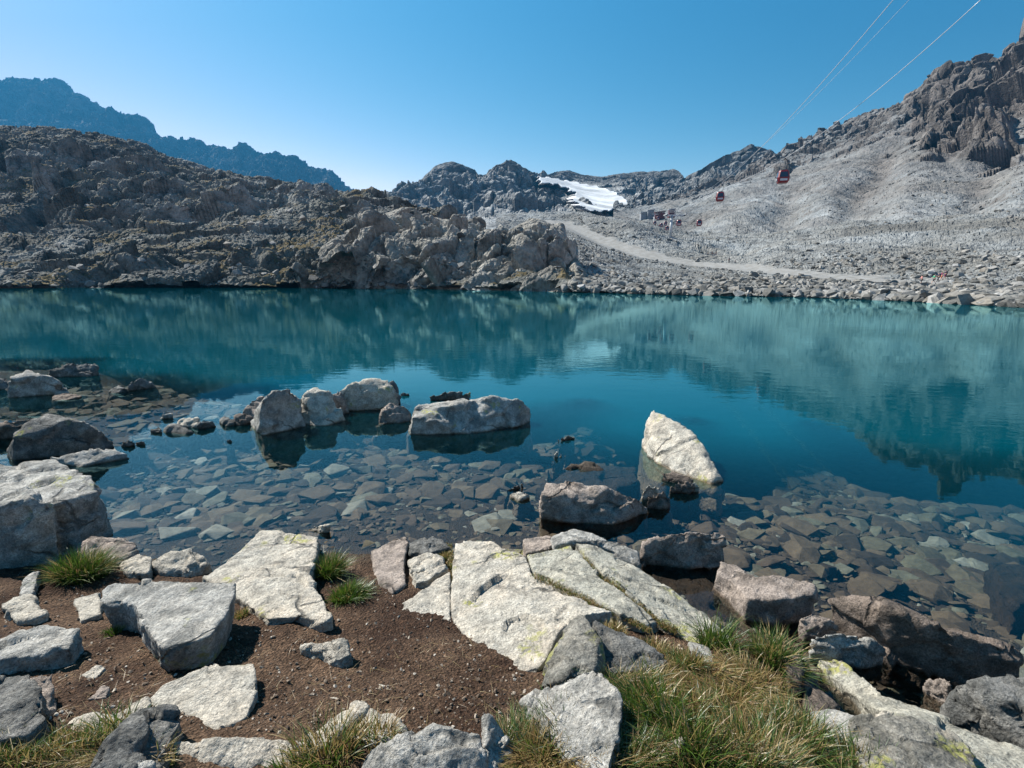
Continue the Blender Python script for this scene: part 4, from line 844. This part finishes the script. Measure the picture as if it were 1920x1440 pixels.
rock('stone', 'pale stone half buried in the grass at lower right', 'white', [(1245,1400,.60),(1262,1385,.62),(1290,1378,.62),(1280,1400,.62),(1255,1430,.6)], .4)
rock('stone', 'small pale stone showing through dry grass', 'white', [(1410,1378,.50),(1430,1368,.52),(1455,1374,.50),(1440,1390,.5)], .3)

# ------------------------------------------------------------------ stones on the lake bed
rng = np.random.default_rng(21)
sp_ = [bev_stone(rng, rng.uniform(.2, .42), int(rng.integers(9, 19)), .045) for _ in range(20)]
pos, siz = [], []
def bedstones(n, s0, s1, e, y0, y1, x0=-20, x1=1960, dens=None):
    q = 0
    for _ in range(n*3):
        if q >= n: break
        # uniform in area on the bed inside the shelf
        r_ = math.sqrt(rng.uniform(y0**2, y1**2)); a = rng.uniform(R(-52), R(52)); x, y = r_*math.sin(a), r_*math.cos(a)
        z = float(ground0([x], [y])[0])
        if z > .0 or z < -1.9: continue
        px_ = 960+x/(y*math.cos(PITCH)+(CAMZ-z)*math.sin(PITCH))*FPX
        rightness = sstep(400, 1300, px_)
        if rng.random() > .6+.4*rightness: continue
        s = s0*(s1/s0)**(rng.random()**e)
        if z > -.12 and s > .12: continue
        pos.append((x, y, z+s*.10)); siz.append(s*(.8+.02*r_)); q += 1
bedstones(3600, .045, .30, 2.4, 2.0, 10.5); bedstones(5600, .022, .075, 1., 2.0, 8.0); bedstones(3000, .07, .28, 1.6, 5, 16)
scatter('submerged_stone', np.array(pos), np.array(siz), .20, sp_, M['stone'], 'flat brown or greenish stone lying on the shallow lake bed', 'stone', 'stones on the lake bed', 300, rng, stufflabel='smaller flat stones covering the shallow lake bed')
# pebbles and grit on the soil
pos, siz = [], []
while len(pos) < 8000:
    px_ = rng.uniform(-40, 1560); py_ = rng.uniform(1030, 1440); p = atz(px_, py_, .3); z = float(ground0([p[0]], [p[1]])[0])
    if z < .0: continue
    if px_ > 1000 and py_ > 1150 and rng.random() > .25: continue
    pos.append((p[0], p[1], z)); siz.append(.0016*(9)**(rng.random()**3.2))
pos = np.array(pos); pos[:, 2] = ground(pos[:, 0], pos[:, 1])+np.array(siz)*.3
scatter('pebble', pos, np.array(siz), .5, bp_, M['pebble'], 'small grey pebble scattered on the brown soil', 'pebble', 'pebbles on the soil', 120, rng, stufflabel='fine grit and pebbles scattered over the brown soil')

# ------------------------------------------------------------------ grass
def blades(P0, H, lean, wdt, tone, rng, curl=.5):
    n = len(P0); a = rng.uniform(0, 2*math.pi, n); side = np.stack([np.cos(a), np.sin(a), a*0], -1)
    V = np.zeros((n, 7, 3)); ts = [0, .4, .75, 1.0]; ws = [1, .8, .5, 0]
    for i, (t, w_) in enumerate(zip(ts, ws)):
        c = P0+np.stack([lean[:, 0]*H*(t**1.7), lean[:, 1]*H*(t**1.7), H*(t-curl*np.linalg.norm(lean, axis=1)*t*t*.6)], -1)
        if i < 3: V[:, 2*i] = c+side*(wdt*w_)[:, None]; V[:, 2*i+1] = c-side*(wdt*w_)[:, None]
        else: V[:, 6] = c
    b = (np.arange(n)*7)[:, None]
    F = np.concatenate([b+np.array([[0, 1, 3]]), b+np.array([[0, 3, 2]]), b+np.array([[2, 3, 5]]), b+np.array([[2, 5, 4]]), b+np.array([[4, 5, 6]])])
    return V.reshape(-1, 3), F, np.repeat(tone, 7)
rng = np.random.default_rng(5)
def tuft(px_, py_, z, rad, n, h, label, green=.75, bias=(0, 0), group=None, name='grass_tuft', wdt=.0027, spread=.75):
    c = atz(px_, py_, z); rr_ = rad*np.sqrt(rng.random(n)); a = rng.uniform(0, 6.283, n); ox, oy = rr_*np.cos(a), rr_*np.sin(a)
    P0 = np.stack([c[0]+ox, c[1]+oy, ox*0], -1); P0[:, 2] = np.maximum(ground(P0[:, 0], P0[:, 1])-.01, z-.06)
    H = h*rng.uniform(.3, 1.15, n)*(1-.35*rr_/rad)
    ln = np.stack([ox/rad*spread*.8+rng.normal(size=n)*.36+bias[0], oy/rad*spread*.8+rng.normal(size=n)*.36+bias[1]], -1)
    tn = np.where(rng.random(n) < green, rng.uniform(0, .58, n), rng.uniform(.62, 1, n))
    V, F, T = blades(P0, H, ln, np.full(n, wdt), tn, rng)
    V = V-c; o = link(name, mesh_np(name, V, F, M['grass'], False, {'tone': T}), loc=c.tolist())
    tag(o, label, 'grass tuft', group); return o
tuft(155, 1080, .12, .14, 2300, .26, 'big bushy green tuft in front of the left waterline rocks', .78, (.08, -.05))
tuft(618, 1065, .12, .085, 1000, .22, 'upright green tuft at the right edge of the large left slab', .8, (.2, 0))
tuft(655, 1110, .16, .11, 1200, .14, 'low leaning green tuft below the upright one beside the soil', .88, (.3, -.2))
tuft(1345, 1205, .2, .10, 420, .23, 'sparse tall green blades at the tip of the bedrock', .92, (.1, 0))
tuft(1455, 1235, .16, .12, 900, .23, 'tall green tuft by the inlet with straw at its base', .75, (.1, 0))
tuft(1400, 1265, .28, .10, 700, .15, 'pale straw coloured tuft left of the inlet', .12, (-.3, 0))
tuft(1215, 1350, .5, .16, 1400, .20, 'wide dark green tuft leaning left beside the speckled rock', .85, (-.45, -.2))
tuft(1290, 1420, .56, .15, 1700, .18, 'green and straw tuft at the bottom edge', .7, (-.2, -.2))
tuft(1500, 1390, .40, .14, 1700, .18, 'short dense green tuft near the bottom right boulders', .72)
tuft(1420, 1430, .5, .14, 1400, .16, 'low mixed tuft at the bottom edge among dry grass', .55)
tuft(1620, 1445, .42, .13, 1200, .16, 'dark green tuft at the bottom edge beside the lichened boulder', .6)
tuft(1050, 1370, .48, .07, 380, .16, 'thin tuft against the left side of the speckled grey rock', .55)
tuft(1020, 1410, .52, .12, 600, .12, 'dry brown tuft at the bottom, left of the speckled rock', .3)
tuft(610, 1415, .50, .12, 600, .17, 'dry golden tuft in front of the pale bottom rocks', .4)
tuft(700, 1395, .48, .08, 300, .13, 'golden wisps right of the dry bottom tuft', .35)
tuft(545, 1440, .55, .06, 220, .11, 'small dark green tuft at the very bottom edge', .8)
tuft(215, 1385, .48, .09, 260, .15, 'sparse thin blades above the dark ridge rock', .6)
tuft(60, 1425, .54, .16, 600, .08, 'short dry grass in the lower left corner', .3)
tuft(290, 1380, .5, .05, 160, .10, 'little yellow green tuft between the lower left rocks', .6)
tuft(210, 1180, .27, .035, 160, .06, 'tiny leafy plant growing under the propped slab', .95)
tuft(48, 1030, .13, .06, 300, .06, 'small green moss tuft on the ledge below the left rock face', .9)
tuft(836, 1030, .14, .045, 350, .05, 'brownish green cushion at the back edge of the bedrock', .3)
tuft(970, 1138, .29, .03, 200, .035, 'reddish brown moss in the hole of the bedrock sheet', .1)
tuft(1230, 1215, .35, .11, 900, .08, 'brown matted grass on the step above the dark slanting rock', .2)
tuft(1150, 1170, .38, .07, 500, .06, 'rusty matted grass along the lower crack', .15)
tuft(1290, 1245, .33, .08, 600, .11, 'dark green and brown tuft beside the thin grey rock edge', .5)
tuft(450, 1140, .24, .04, 200, .06, 'small dry tuft right of the propped slab', .35)
# turf: what nobody could count
n = 21000; P0 = []
while len(P0) < n:
    px_ = rng.uniform(930, 1720); py_ = rng.uniform(1180, 1470)
    edge = np.interp(px_, [930, 1000, 1100, 1180, 1300, 1400, 1480, 1540, 1720], [1380, 1340, 1290, 1262, 1225, 1215, 1235, 1330, 1440])
    if py_ < edge+rng.uniform(-12, 40): continue
    P0.append(atz(px_, py_, np.interp(py_, [1200, 1330, 1440], [.22, .44, .54])))
for _ in range(2200):
    px_ = rng.uniform(-20, 330); py_ = rng.uniform(1380, 1450); P0.append(atz(px_, py_, .52))
P0 = np.array(P0); P0[:, 2] = ground(P0[:, 0], P0[:, 1])-.005; n = len(P0)
cl = fbm(P0*np.array([5, 5, 0]), 2, 71); cl2 = fbm(P0*np.array([9, 9, 0])+5, 2, 72)
tn = np.where(rng.random(n) < .28+.7*cl, rng.uniform(0, .58, n), rng.uniform(.62, 1, n))
V, F, T = blades(P0, .075*(1+.7*cl2)*rng.uniform(.4, 1.2, n), np.stack([cl2*1.5-.3, cl*1.5-.2], -1)+rng.normal(size=(n, 2))*.45, np.full(n, .0019), tn, rng)
o = link('turf', mesh_np('turf', V, F, M['grass'], False, {'tone': T})); tag(o, 'matted dry and green grass covering the lower right ground', 'grass', None, 'stuff')
# moss in the bedrock cracks
P0 = []
for line, zz_ in (([(1095,1045),(1130,1080),(1180,1116),(1240,1166),(1270,1180)], .24), ([(1000,1074),(1062,1104),(1110,1128),(1165,1150),(1220,1180)], .29), ([(848,1070),(850,1130),(848,1185)], .15), ([(840,1020),(848,1065)], .1)):
    for _ in range(1400):
        i = rng.integers(len(line)-1); t = rng.random(); a, b = line[i], line[i+1]
        q = atz(a[0]+(b[0]-a[0])*t+rng.normal()*3.5, a[1]+(b[1]-a[1])*t+rng.normal()*2.5, zz_); P0.append(q-np.array([0, 0, .02]))
P0 = np.array(P0); n = len(P0)
V, F, T = blades(P0, rng.uniform(.012, .035, n), rng.normal(size=(n, 2))*.5, np.full(n, .0022), np.where(rng.random(n) < .35, rng.uniform(0, .5, n), rng.uniform(.62, 1., n)), rng)
o = link('moss', mesh_np('moss', V, F, M['grass'], False, {'tone': T})); tag(o, 'brown and green moss filling the cracks of the bedrock', 'moss', None, 'stuff')
# dead stalks lying on the soil
P0 = []
for _ in range(420):
    px_ = rng.uniform(100, 1020); py_ = rng.uniform(1180, 1400); p = atz(px_, py_, .34); P0.append(p)
P0 = np.array(P0); P0[:, 2] = ground(P0[:, 0], P0[:, 1])+.004; n = len(P0); a = rng.uniform(0, 6.28, n)
V, F, T = blades(P0, np.full(n, .012), np.stack([np.cos(a), np.sin(a)], -1)*rng.uniform(2, 7, (n, 1)), np.full(n, .001), rng.uniform(.66, .9, n), rng, curl=0)
o = link('dead_stalks', mesh_np('dead_stalks', V, F, M['grass'], False, {'tone': T})); tag(o, 'dry straw stalks strewn over the brown soil', 'straw', None, 'stuff')

# ------------------------------------------------------------------ small builders
def bm_box(bm, c, s, taper=1.0, rot=None):
    vs = []
    for z in (-.5, .5):
        t = taper if z > 0 else 1
        for x, y in ((-.5, -.5), (.5, -.5), (.5, .5), (-.5, .5)):
            v = Vector((x*s[0]*t, y*s[1]*t, z*s[2]))
            if rot is not None: v = rot @ v
            vs.append(bm.verts.new(v+Vector(c)))
    for f in ((3, 2, 1, 0), (4, 5, 6, 7), (0, 1, 5, 4), (1, 2, 6, 5), (2, 3, 7, 6), (3, 0, 4, 7)): bm.faces.new([vs[i] for i in f])
def bm_tube(bm, pts, rad, seg=8):
    rings = []
    for i, p in enumerate(pts):
        p = Vector(p); d = (Vector(pts[min(i+1, len(pts)-1)])-Vector(pts[max(i-1, 0)])).normalized()
        a = d.orthogonal().normalized() if i == 0 else (a-d*a.dot(d)).normalized(); b = d.cross(a)
        r_ = rad[i] if isinstance(rad, (list, tuple)) else rad
        rings.append([bm.verts.new(p+(a*math.cos(t)+b*math.sin(t))*r_) for t in [2*math.pi*j/seg for j in range(seg)]])
    for r0, r1 in zip(rings[:-1], rings[1:]):
        for j in range(seg): bm.faces.new((r0[j], r0[(j+1) % seg], r1[(j+1) % seg], r1[j]))
    bm.faces.new(rings[0][::-1]); bm.faces.new(rings[-1])
def ob(name, bm, mat, parent=None, loc=None, bevel=0, smooth=False):
    bmesh.ops.recalc_face_normals(bm, faces=bm.faces[:])
    me = bpy.data.meshes.new(name); bm.to_mesh(me); bm.free(); me.materials.append(M[mat])
    if smooth:
        for p_ in me.polygons: p_.use_smooth = True
    o = link(name, me, parent, loc)
    if bevel: m = o.modifiers.new('b', 'BEVEL'); m.width = bevel; m.segments = 2
    return o
def copy_tree(o, parent=None):
    c = o.copy(); col.objects.link(c); c.parent = parent
    for ch in list(o.children): copy_tree(ch, c)
    return c

# ------------------------------------------------------------------ gondola lift
def cabin_profile(z):   # half width at height z (0 bottom .. 2.2 top)
    return np.interp(z, [0, .25, .95, 1.9, 2.2], [.72, .88, 1.0, .84, .70])
def make_gondola():
    t = bpy.data.objects.new('gondola', None); col.objects.link(t)
    bm = bmesh.new(); zs = [0, .25, .95, 1.9, 2.2]; rg = []
    for z in zs:
        w_ = cabin_profile(z); l_ = w_*.98; c_ = .22
        pts = [(-w_+c_, -l_), (w_-c_, -l_), (w_, -l_+c_), (w_, l_-c_), (w_-c_, l_), (-w_+c_, l_), (-w_, l_-c_), (-w_, -l_+c_)]
        rg.append([bm.verts.new((x, y, z)) for x, y in pts])
    for a, b in zip(rg[:-1], rg[1:]):
        for j in range(8): bm.faces.new((a[j], a[(j+1) % 8], b[(j+1) % 8], b[j]))
    bm.faces.new(rg[0][::-1]); bm.faces.new(rg[-1]); ob('cabin_body', bm, 'red', t)
    for sx, sy in ((0, -1), (0, 1), (-1, 0), (1, 0)):
        bm = bmesh.new(); q = []
        for z, hw in ((1.0, .68), (1.9, .56)):
            w_ = cabin_profile(z)*(.98 if sx == 0 else 1)+.02
            for s in (-1, 1):
                q.append(bm.verts.new((s*hw, sy*w_, z) if sx == 0 else (sx*w_, s*hw, z)))
        bm.faces.new((q[0], q[1], q[3], q[2])); r_ = bmesh.ops.extrude_face_region(bm, geom=bm.faces[:])
        for v in r_['geom']:
            if isinstance(v, bmesh.types.BMVert): v.co.x -= sx*.03; v.co.y -= sy*.03
        ob('window', bm, 'glass', t)
        bm = bmesh.new(); w_ = cabin_profile(.6)*(.98 if sx == 0 else 1)
        bm_box(bm, (sx*w_, sy*w_, .55), (1.2 if sx == 0 else .08, 1.2 if sy == 0 else .08, .36)); ob('lower_panel', bm, 'ltglass' if sy == -1 else 'glass', t)
    bm = bmesh.new(); bm_box(bm, (0, 0, 2.26), (1.36, 1.34, .12), .8); ob('roof', bm, 'black', t)
    bm = bmesh.new(); bm_tube(bm, [(0, 0, 2.3), (.55, 0, 2.55), (.6, 0, 3.6), (.35, 0, 4.05), (0, 0, 4.2)], .06); hg = ob('hanger_arm', bm, 'black', t)
    bm = bmesh.new(); bm_box(bm, (0, 0, 4.22), (.22, .6, .26)); bm_tube(bm, [(0, -.3, 4.2), (.0, .3, 4.2)], .12); ob('cable_grip', bm, 'black', hg)
    bm = bmesh.new(); bm_box(bm, (-1.02, 0, .75), (.06, .8, .5)); bm_box(bm, (-1.1, 0, .98), (.14, .8, .04)); ob('ski_rack', bm, 'steel', t)
    return t
gon = make_gondola()
GL = [(1468,332,99,'nearest red gondola, hanging furthest right in front of the scree',1),(1350,369,136,'second nearest red gondola, hanging left of the nearest one',1),
 (1311,418,205,'small distant red gondola right of the lift pylon',1),(1273,418,215,'small red gondola just right of the pylon mast',1),
 (1248,419,320,'tiny dark gondola just left of the pylon mast',1),(1251,428,300,'tiny gondola low behind the pylon mast, on its left',1),
 (1240,422,345,'tiny gondola furthest back in the middle of the distant cluster',1),(1235,426,335,'tiny reddish gondola lowest left in the distant cluster',1),(1228,418,350,'leftmost tiny gondola of the distant cluster, near the small mast',1),(1234,409,360,'tiny gondola highest in the distant cluster near the station',1)]
tops = []
for i, (gx_, gy_, Y, lb, s) in enumerate(GL):
    o = gon if i == 0 else copy_tree(gon)
    p = aty(gx_, gy_, Y); o.location = (p[0], p[1], p[2]-1.1); o.rotation_euler = (0, 0, R(-16)); tops.append((p[0], p[1], p[2]-1.1+4.2))
    tag(o, lb, 'gondola', 'gondolas on the lift')
def make_cable(pts, r, label):
    p = np.array(pts); t = np.arange(len(p)); cy = p[:, 1]; order = np.argsort(cy); p = p[order]
    ys = np.linspace(p[0, 1], p[-1, 1], 120)
    cx = np.polyfit(p[:, 1], p[:, 0], min(2, len(p)-1)); cz_ = np.polyfit(p[:, 1], p[:, 2], min(3, len(p)-1))
    bm = bmesh.new(); bm_tube(bm, [(np.polyval(cx, y), y, np.polyval(cz_, y)) for y in ys], r, 6)
    o = ob('cable', bm, 'cable', smooth=True); tag(o, label, 'cable', 'ropes of the gondola lift')
PY = 250.
A_end = aty(1267, 407, PY); C_end = aty(1284, 408, PY)
A_top = aty(1676, 0, 56.); B_top = aty(1707, 0, 56.); C_top = aty(1841, 0, 48.)
make_cable([A_end, tops[1], A_top, A_top+(A_top-np.array(tops[1]))*.25+np.array([0, 0, 2])], .035, 'left steel rope of the lift carrying the second nearest gondola')
make_cable([aty(1265, 401, PY), aty(1352, 338, 136), B_top, B_top+(B_top-aty(1352, 338, 136))*.25+np.array([0, 0, 2])], .018, 'thin faint middle rope of the lift')
make_cable([C_end, tops[0], aty(1542, 246, 80.), C_top], .035, 'right steel rope of the lift carrying the nearest gondola')
# pylon
b0 = aty(1257, 447, PY); zt = aty(1257, 404, PY)[2]; gz = drop(bvM, b0[0], b0[1])
if gz <= 0: gz = b0[2]-1
def make_pylon(x, y, zb_, zt_, label, sc=1.0):
    t = bpy.data.objects.new('lift_pylon', None); col.objects.link(t); t.location = (x, y, zb_); H = zt_-zb_; tag(t, label, 'pylon')
    bm = bmesh.new(); bm_tube(bm, [(0, 0, -1), (0, 0, H)], [.75*sc, .5*sc], 12); ob('mast', bm, 'steel', t, smooth=True)
    bm = bmesh.new(); bm_box(bm, (0, 0, -.2), (2.6*sc, 2.6*sc, 1.0), .8); ob('footing', bm, 'wall', t)
    bm = bmesh.new(); bm_box(bm, (1.5*sc, 0, H), (9.5*sc, .8*sc, .7*sc)); ob('crossbeam', bm, 'steel', t)
    for sx in (-2.8, 5.8):
        bm = bmesh.new(); bm_box(bm, (sx*sc, 0, H+.35*sc), (.6*sc, 6*sc, .4*sc)); rl = ob('sheave_frame', bm, 'steel', t)
        for j in range(6):
            bm = bmesh.new(); bm_tube(bm, [(sx*sc-.25, (-2.5+j)*sc, H+.1), (sx*sc+.25, (-2.5+j)*sc, H+.1)], .35*sc, 10); ob('sheave', bm, 'black', rl)
    bm = bmesh.new(); bm_box(bm, (1.2*sc, 0, H+1.5*sc), (6.5*sc, 1.4*sc, .12*sc))
    for x_ in (-1.8, 1.2, 4.2):
        bm_tube(bm, [(x_*sc, 0, H), (x_*sc, 0, H+2.2*sc)], .09*sc, 6)
    bm_tube(bm, [(-2*sc, 0, H+2.3*sc), (4.4*sc, 0, H+2.3*sc)], .08*sc, 6); ob('service_platform', bm, 'steel', t)
    return t
make_pylon(b0[0], b0[1], gz, zt, 'tall grey lift pylon standing on the moraine behind the path')
b1 = aty(1226, 419, 430.); make_pylon(b1[0], b1[1], b1[2]-5, aty(1226, 402, 430.)[2], 'small distant grey lift pylon by the station', .55)
# stations
def building(x, y, z, s, label, name, roofmat, wallm, sign=False):
    t = bpy.data.objects.new(name, None); col.objects.link(t); t.location = (x, y, z); tag(t, label, 'building')
    bm = bmesh.new(); bm_box(bm, (0, 0, s[2]/2-2), (s[0], s[1], s[2]+4)); ob('wall', bm, wallm, t)
    bm = bmesh.new(); q = Matrix.Rotation(R(-6), 3, 'Y'); bm_box(bm, (0, 0, s[2]+.5), (s[0]*1.12, s[1]*1.1, .6), 1, q); ob('roof', bm, roofmat, t)
    for i in range(3):
        bm = bmesh.new(); bm_box(bm, (-s[0]*.3+i*s[0]*.3, -s[1]/2-.03, s[2]*.5), (s[0]*.18, .12, s[2]*.35)); ob('window', bm, 'glass', t)
    return t
p = aty(1219, 404, 460.); building(p[0], p[1], p[2], (5.5, 6, 3.6), 'dark grey lift station building below the glacier, leftmost', 'lift_station', 'roofm', 'wall')
p = aty(1259, 399, 455.); building(p[0], p[1], p[2], (5.2, 5, 2.2), 'dark red station hut seen just above the pylon head', 'station_hut', 'roofm', 'darkred')
p = aty(1237, 401, 450.); t = building(p[0], p[1], p[2], (8, 3, 1.1), 'long low dark red shelter left of the station hut', 'shelter', 'darkred', 'darkred')
p = aty(1206, 404, 462.); t = building(p[0], p[1], p[2], (5, 5, 1.8), 'low grey shed with a pale sloping roof beside the station', 'shed', 'roofm', 'wall')

# ------------------------------------------------------------------ hikers
def person(x, y, z, face, label, top, low, legs='skin', hair='hair', stride=.35, pack=None, h=1.74, reach=False, lean=.05):
    s = h/1.74
    J = {'pel': (0, 0, .95), 'sp': (0, lean*.4, 1.18), 'ch': (0, lean, 1.38), 'nk': (0, lean*1.2, 1.50), 'hd': (0, lean*1.5, 1.60), 'tp': (0, lean*1.5, 1.72),
         'hl': (-.09, 0, .90), 'kl': (-.10, stride*.45+.04, .50), 'al': (-.10, stride*.75-.02, .09), 'tl': (-.10, stride*.75+.14, .03),
         'hr': (.09, 0, .90), 'kr': (.10, -stride*.2+.05, .49), 'ar': (.10, -stride*.8, .10), 'tr': (.10, -stride*.8+.14, .03),
         'sl': (-.17, lean, 1.42), 'el': (-.24, lean-.12, 1.16), 'wl': (-.22, lean+.04, .95), 'fl': (-.21, lean+.08, .86),
         'sr': (.17, lean, 1.42), 'er': (.24, lean+.10, 1.18), 'wr': (.20, lean+.28, 1.05), 'fr': (.18, lean+.36, 1.02)}
    if reach: J.update(wl=(-.25, lean+.32, 1.15), fl=(-.25, lean+.42, 1.18), el=(-.25, lean+.08, 1.18))
    rad = {'pel': .15, 'sp': .125, 'ch': .15, 'nk': .06, 'hd': .095, 'tp': .06, 'hl': .09, 'kl': .06, 'al': .04, 'tl': .035, 'hr': .09, 'kr': .06, 'ar': .04, 'tr': .035,
           'sl': .065, 'el': .045, 'wl': .03, 'fl': .035, 'sr': .065, 'er': .045, 'wr': .03, 'fr': .035}
    E = [('pel', 'sp'), ('sp', 'ch'), ('ch', 'nk'), ('nk', 'hd'), ('hd', 'tp'), ('pel', 'hl'), ('hl', 'kl'), ('kl', 'al'), ('al', 'tl'), ('pel', 'hr'), ('hr', 'kr'), ('kr', 'ar'), ('ar', 'tr'),
         ('ch', 'sl'), ('sl', 'el'), ('el', 'wl'), ('wl', 'fl'), ('ch', 'sr'), ('sr', 'er'), ('er', 'wr'), ('wr', 'fr')]
    def skin(name, keys, grow, mat, parent, root):
        ks = [k_ for k_ in J if k_ in keys]; es = [(ks.index(a), ks.index(b)) for a, b in E if a in keys and b in keys]
        me = bpy.data.meshes.new(name); me.from_pydata([tuple(c*s for c in J[k_]) for k_ in ks], es, [])
        o = link(name, me, parent); o.modifiers.new('s', 'SKIN'); sv = me.skin_vertices[0].data
        for i, k_ in enumerate(ks): r_ = (rad[k_]+grow)*s; sv[i].radius = (r_, r_*(.8 if k_ in ('pel', 'sp', 'ch') else 1))
        for i in range(len(ks)): sv[i].use_root = False
        sv[ks.index(root)].use_root = True
        m = o.modifiers.new('u', 'SUBSURF'); m.levels = m.render_levels = 1
        dg = bpy.context.evaluated_depsgraph_get(); nm = bpy.data.meshes.new_from_object(o.evaluated_get(dg)); o.modifiers.clear(); o.data = nm
        nm.materials.clear(); nm.materials.append(M[mat])
        for q in nm.polygons: q.use_smooth = True
        return o
    b = skin('person', set(J), 0, legs if legs == 'skin' else 'skin', None, 'pel')
    b.location = (x, y, z); b.rotation_euler = (0, 0, face); tag(b, label, 'person')
    skin('shirt', {'sp', 'ch', 'sl', 'sr', 'el', 'er', 'pel'}, .018, top, b, 'ch')
    skin('trousers', {'pel', 'hl', 'hr', 'kl', 'kr'} | (set() if legs == 'skin' else {'al', 'ar'}), .022, low, b, 'pel')
    bm = bmesh.new(); bmesh.ops.create_icosphere(bm, subdivisions=2, radius=.112*s)
    for v in bm.verts: v.co.z *= .9; v.co += Vector((0, lean*1.5-.015, 1.66*s))
    ob('hair', bm, hair, b, smooth=True)
    for sx in (-1, 1):
        bm = bmesh.new(); k_ = 'l' if sx < 0 else 'r'; q = J['a'+k_]; bm_box(bm, (q[0]*s, q[1]*s+.06, q[2]*s-.04), (.10, .28, .10), .8); ob('shoe', bm, 'black', b, bevel=.02)
    if pack:
        bm = bmesh.new(); bm_box(bm, (0, lean-.24, 1.24*s), (.32, .22, .50), .85); ob('backpack', bm, pack, b, bevel=.05)
    return b
def on_moraine(px_, Y, py_=None):
    p = aty(px_, py_ or 530, Y); return p[0], p[1], drop(bvM, p[0], p[1])
HK = [(1727,97,534,R(80),'hiker in pink top and dark shorts walking alone ahead on the path','pinkc','charcoal','skin','hair',.25,None,1.72,True),
 (1750,97,533.5,R(85),'hiker in a bright green shirt striding on the path','green','charcoal','skin','hair',.6,None,1.76,False),
 (1758,99,532,R(75),'hiker in dark clothes at the front of the close group','navy','charcoal','navy','hair',.3,'charcoal',1.75,False),
 (1764,100,531.5,R(75),'hiker in a maroon top and orange shorts in the close group','purple','orange','skin','hair',.35,None,1.68,False),
 (1770,101,531.5,R(70),'hiker with a black backpack at the back of the close group','navy','purple','skin','hair',.3,'black',1.78,False),
 (1326,196,494,R(-150),'tiny distant hiker standing leftmost on the far path','charcoal','charcoal','navy','hair',.2,None,1.75,False),
 (1334,197,494,R(200),'tiny distant hiker second from the left on the far path','navy','charcoal','navy','hair',.25,'black',1.78,False),
 (1337.5,198,494,R(200),'smallest distant hiker between two adults on the far path','charcoal','navy','navy','hair',.2,None,1.2,False),
 (1341,196,494,R(190),'tiny distant hiker with backpack beside the smallest one','charcoal','navy','navy','hair',.3,'black',1.8,False),
 (1366,170,500,R(170),'dark distant hiker alone where the two paths meet','navy','charcoal','navy','hair',.3,'navy',1.75,False),
 (1377.5,168,500,R(190),'small dark distant figure right of the lone hiker','charcoal','navy','navy','hair',.1,None,1.1,False)]
for (px_, Y, py_, fc, lb, tp, lw, lg, hr, st, pk, hh, rch) in HK:
    x, y, z = on_moraine(px_, Y, py_)
    person(x, y, z, fc, lb, tp, lw, lg, hr, st, pk, hh, rch)

# ------------------------------------------------------------------ haze
bm = bmesh.new(); bm_box(bm, (-300, 1500, 700), (9000, 3500, 1424)); me = bpy.data.meshes.new('haze'); bm.to_mesh(me); bm.free()
hz = link('haze', me); tag(hz, 'thin blue mountain haze', kind='stuff')
hm = bpy.data.materials.new('haze_air'); hm.use_nodes = True; hn = hm.node_tree; hn.nodes.clear()
ho = hn.nodes.new('ShaderNodeOutputMaterial'); hv = hn.nodes.new('ShaderNodeVolumePrincipled')
hv.inputs['Color'].default_value = (.025, .155, .31, 1); hv.inputs['Density'].default_value = .00021; hv.inputs['Anisotropy'].default_value = .3
hn.links.new(hv.outputs[0], ho.inputs['Volume']); me.materials.append(hm)
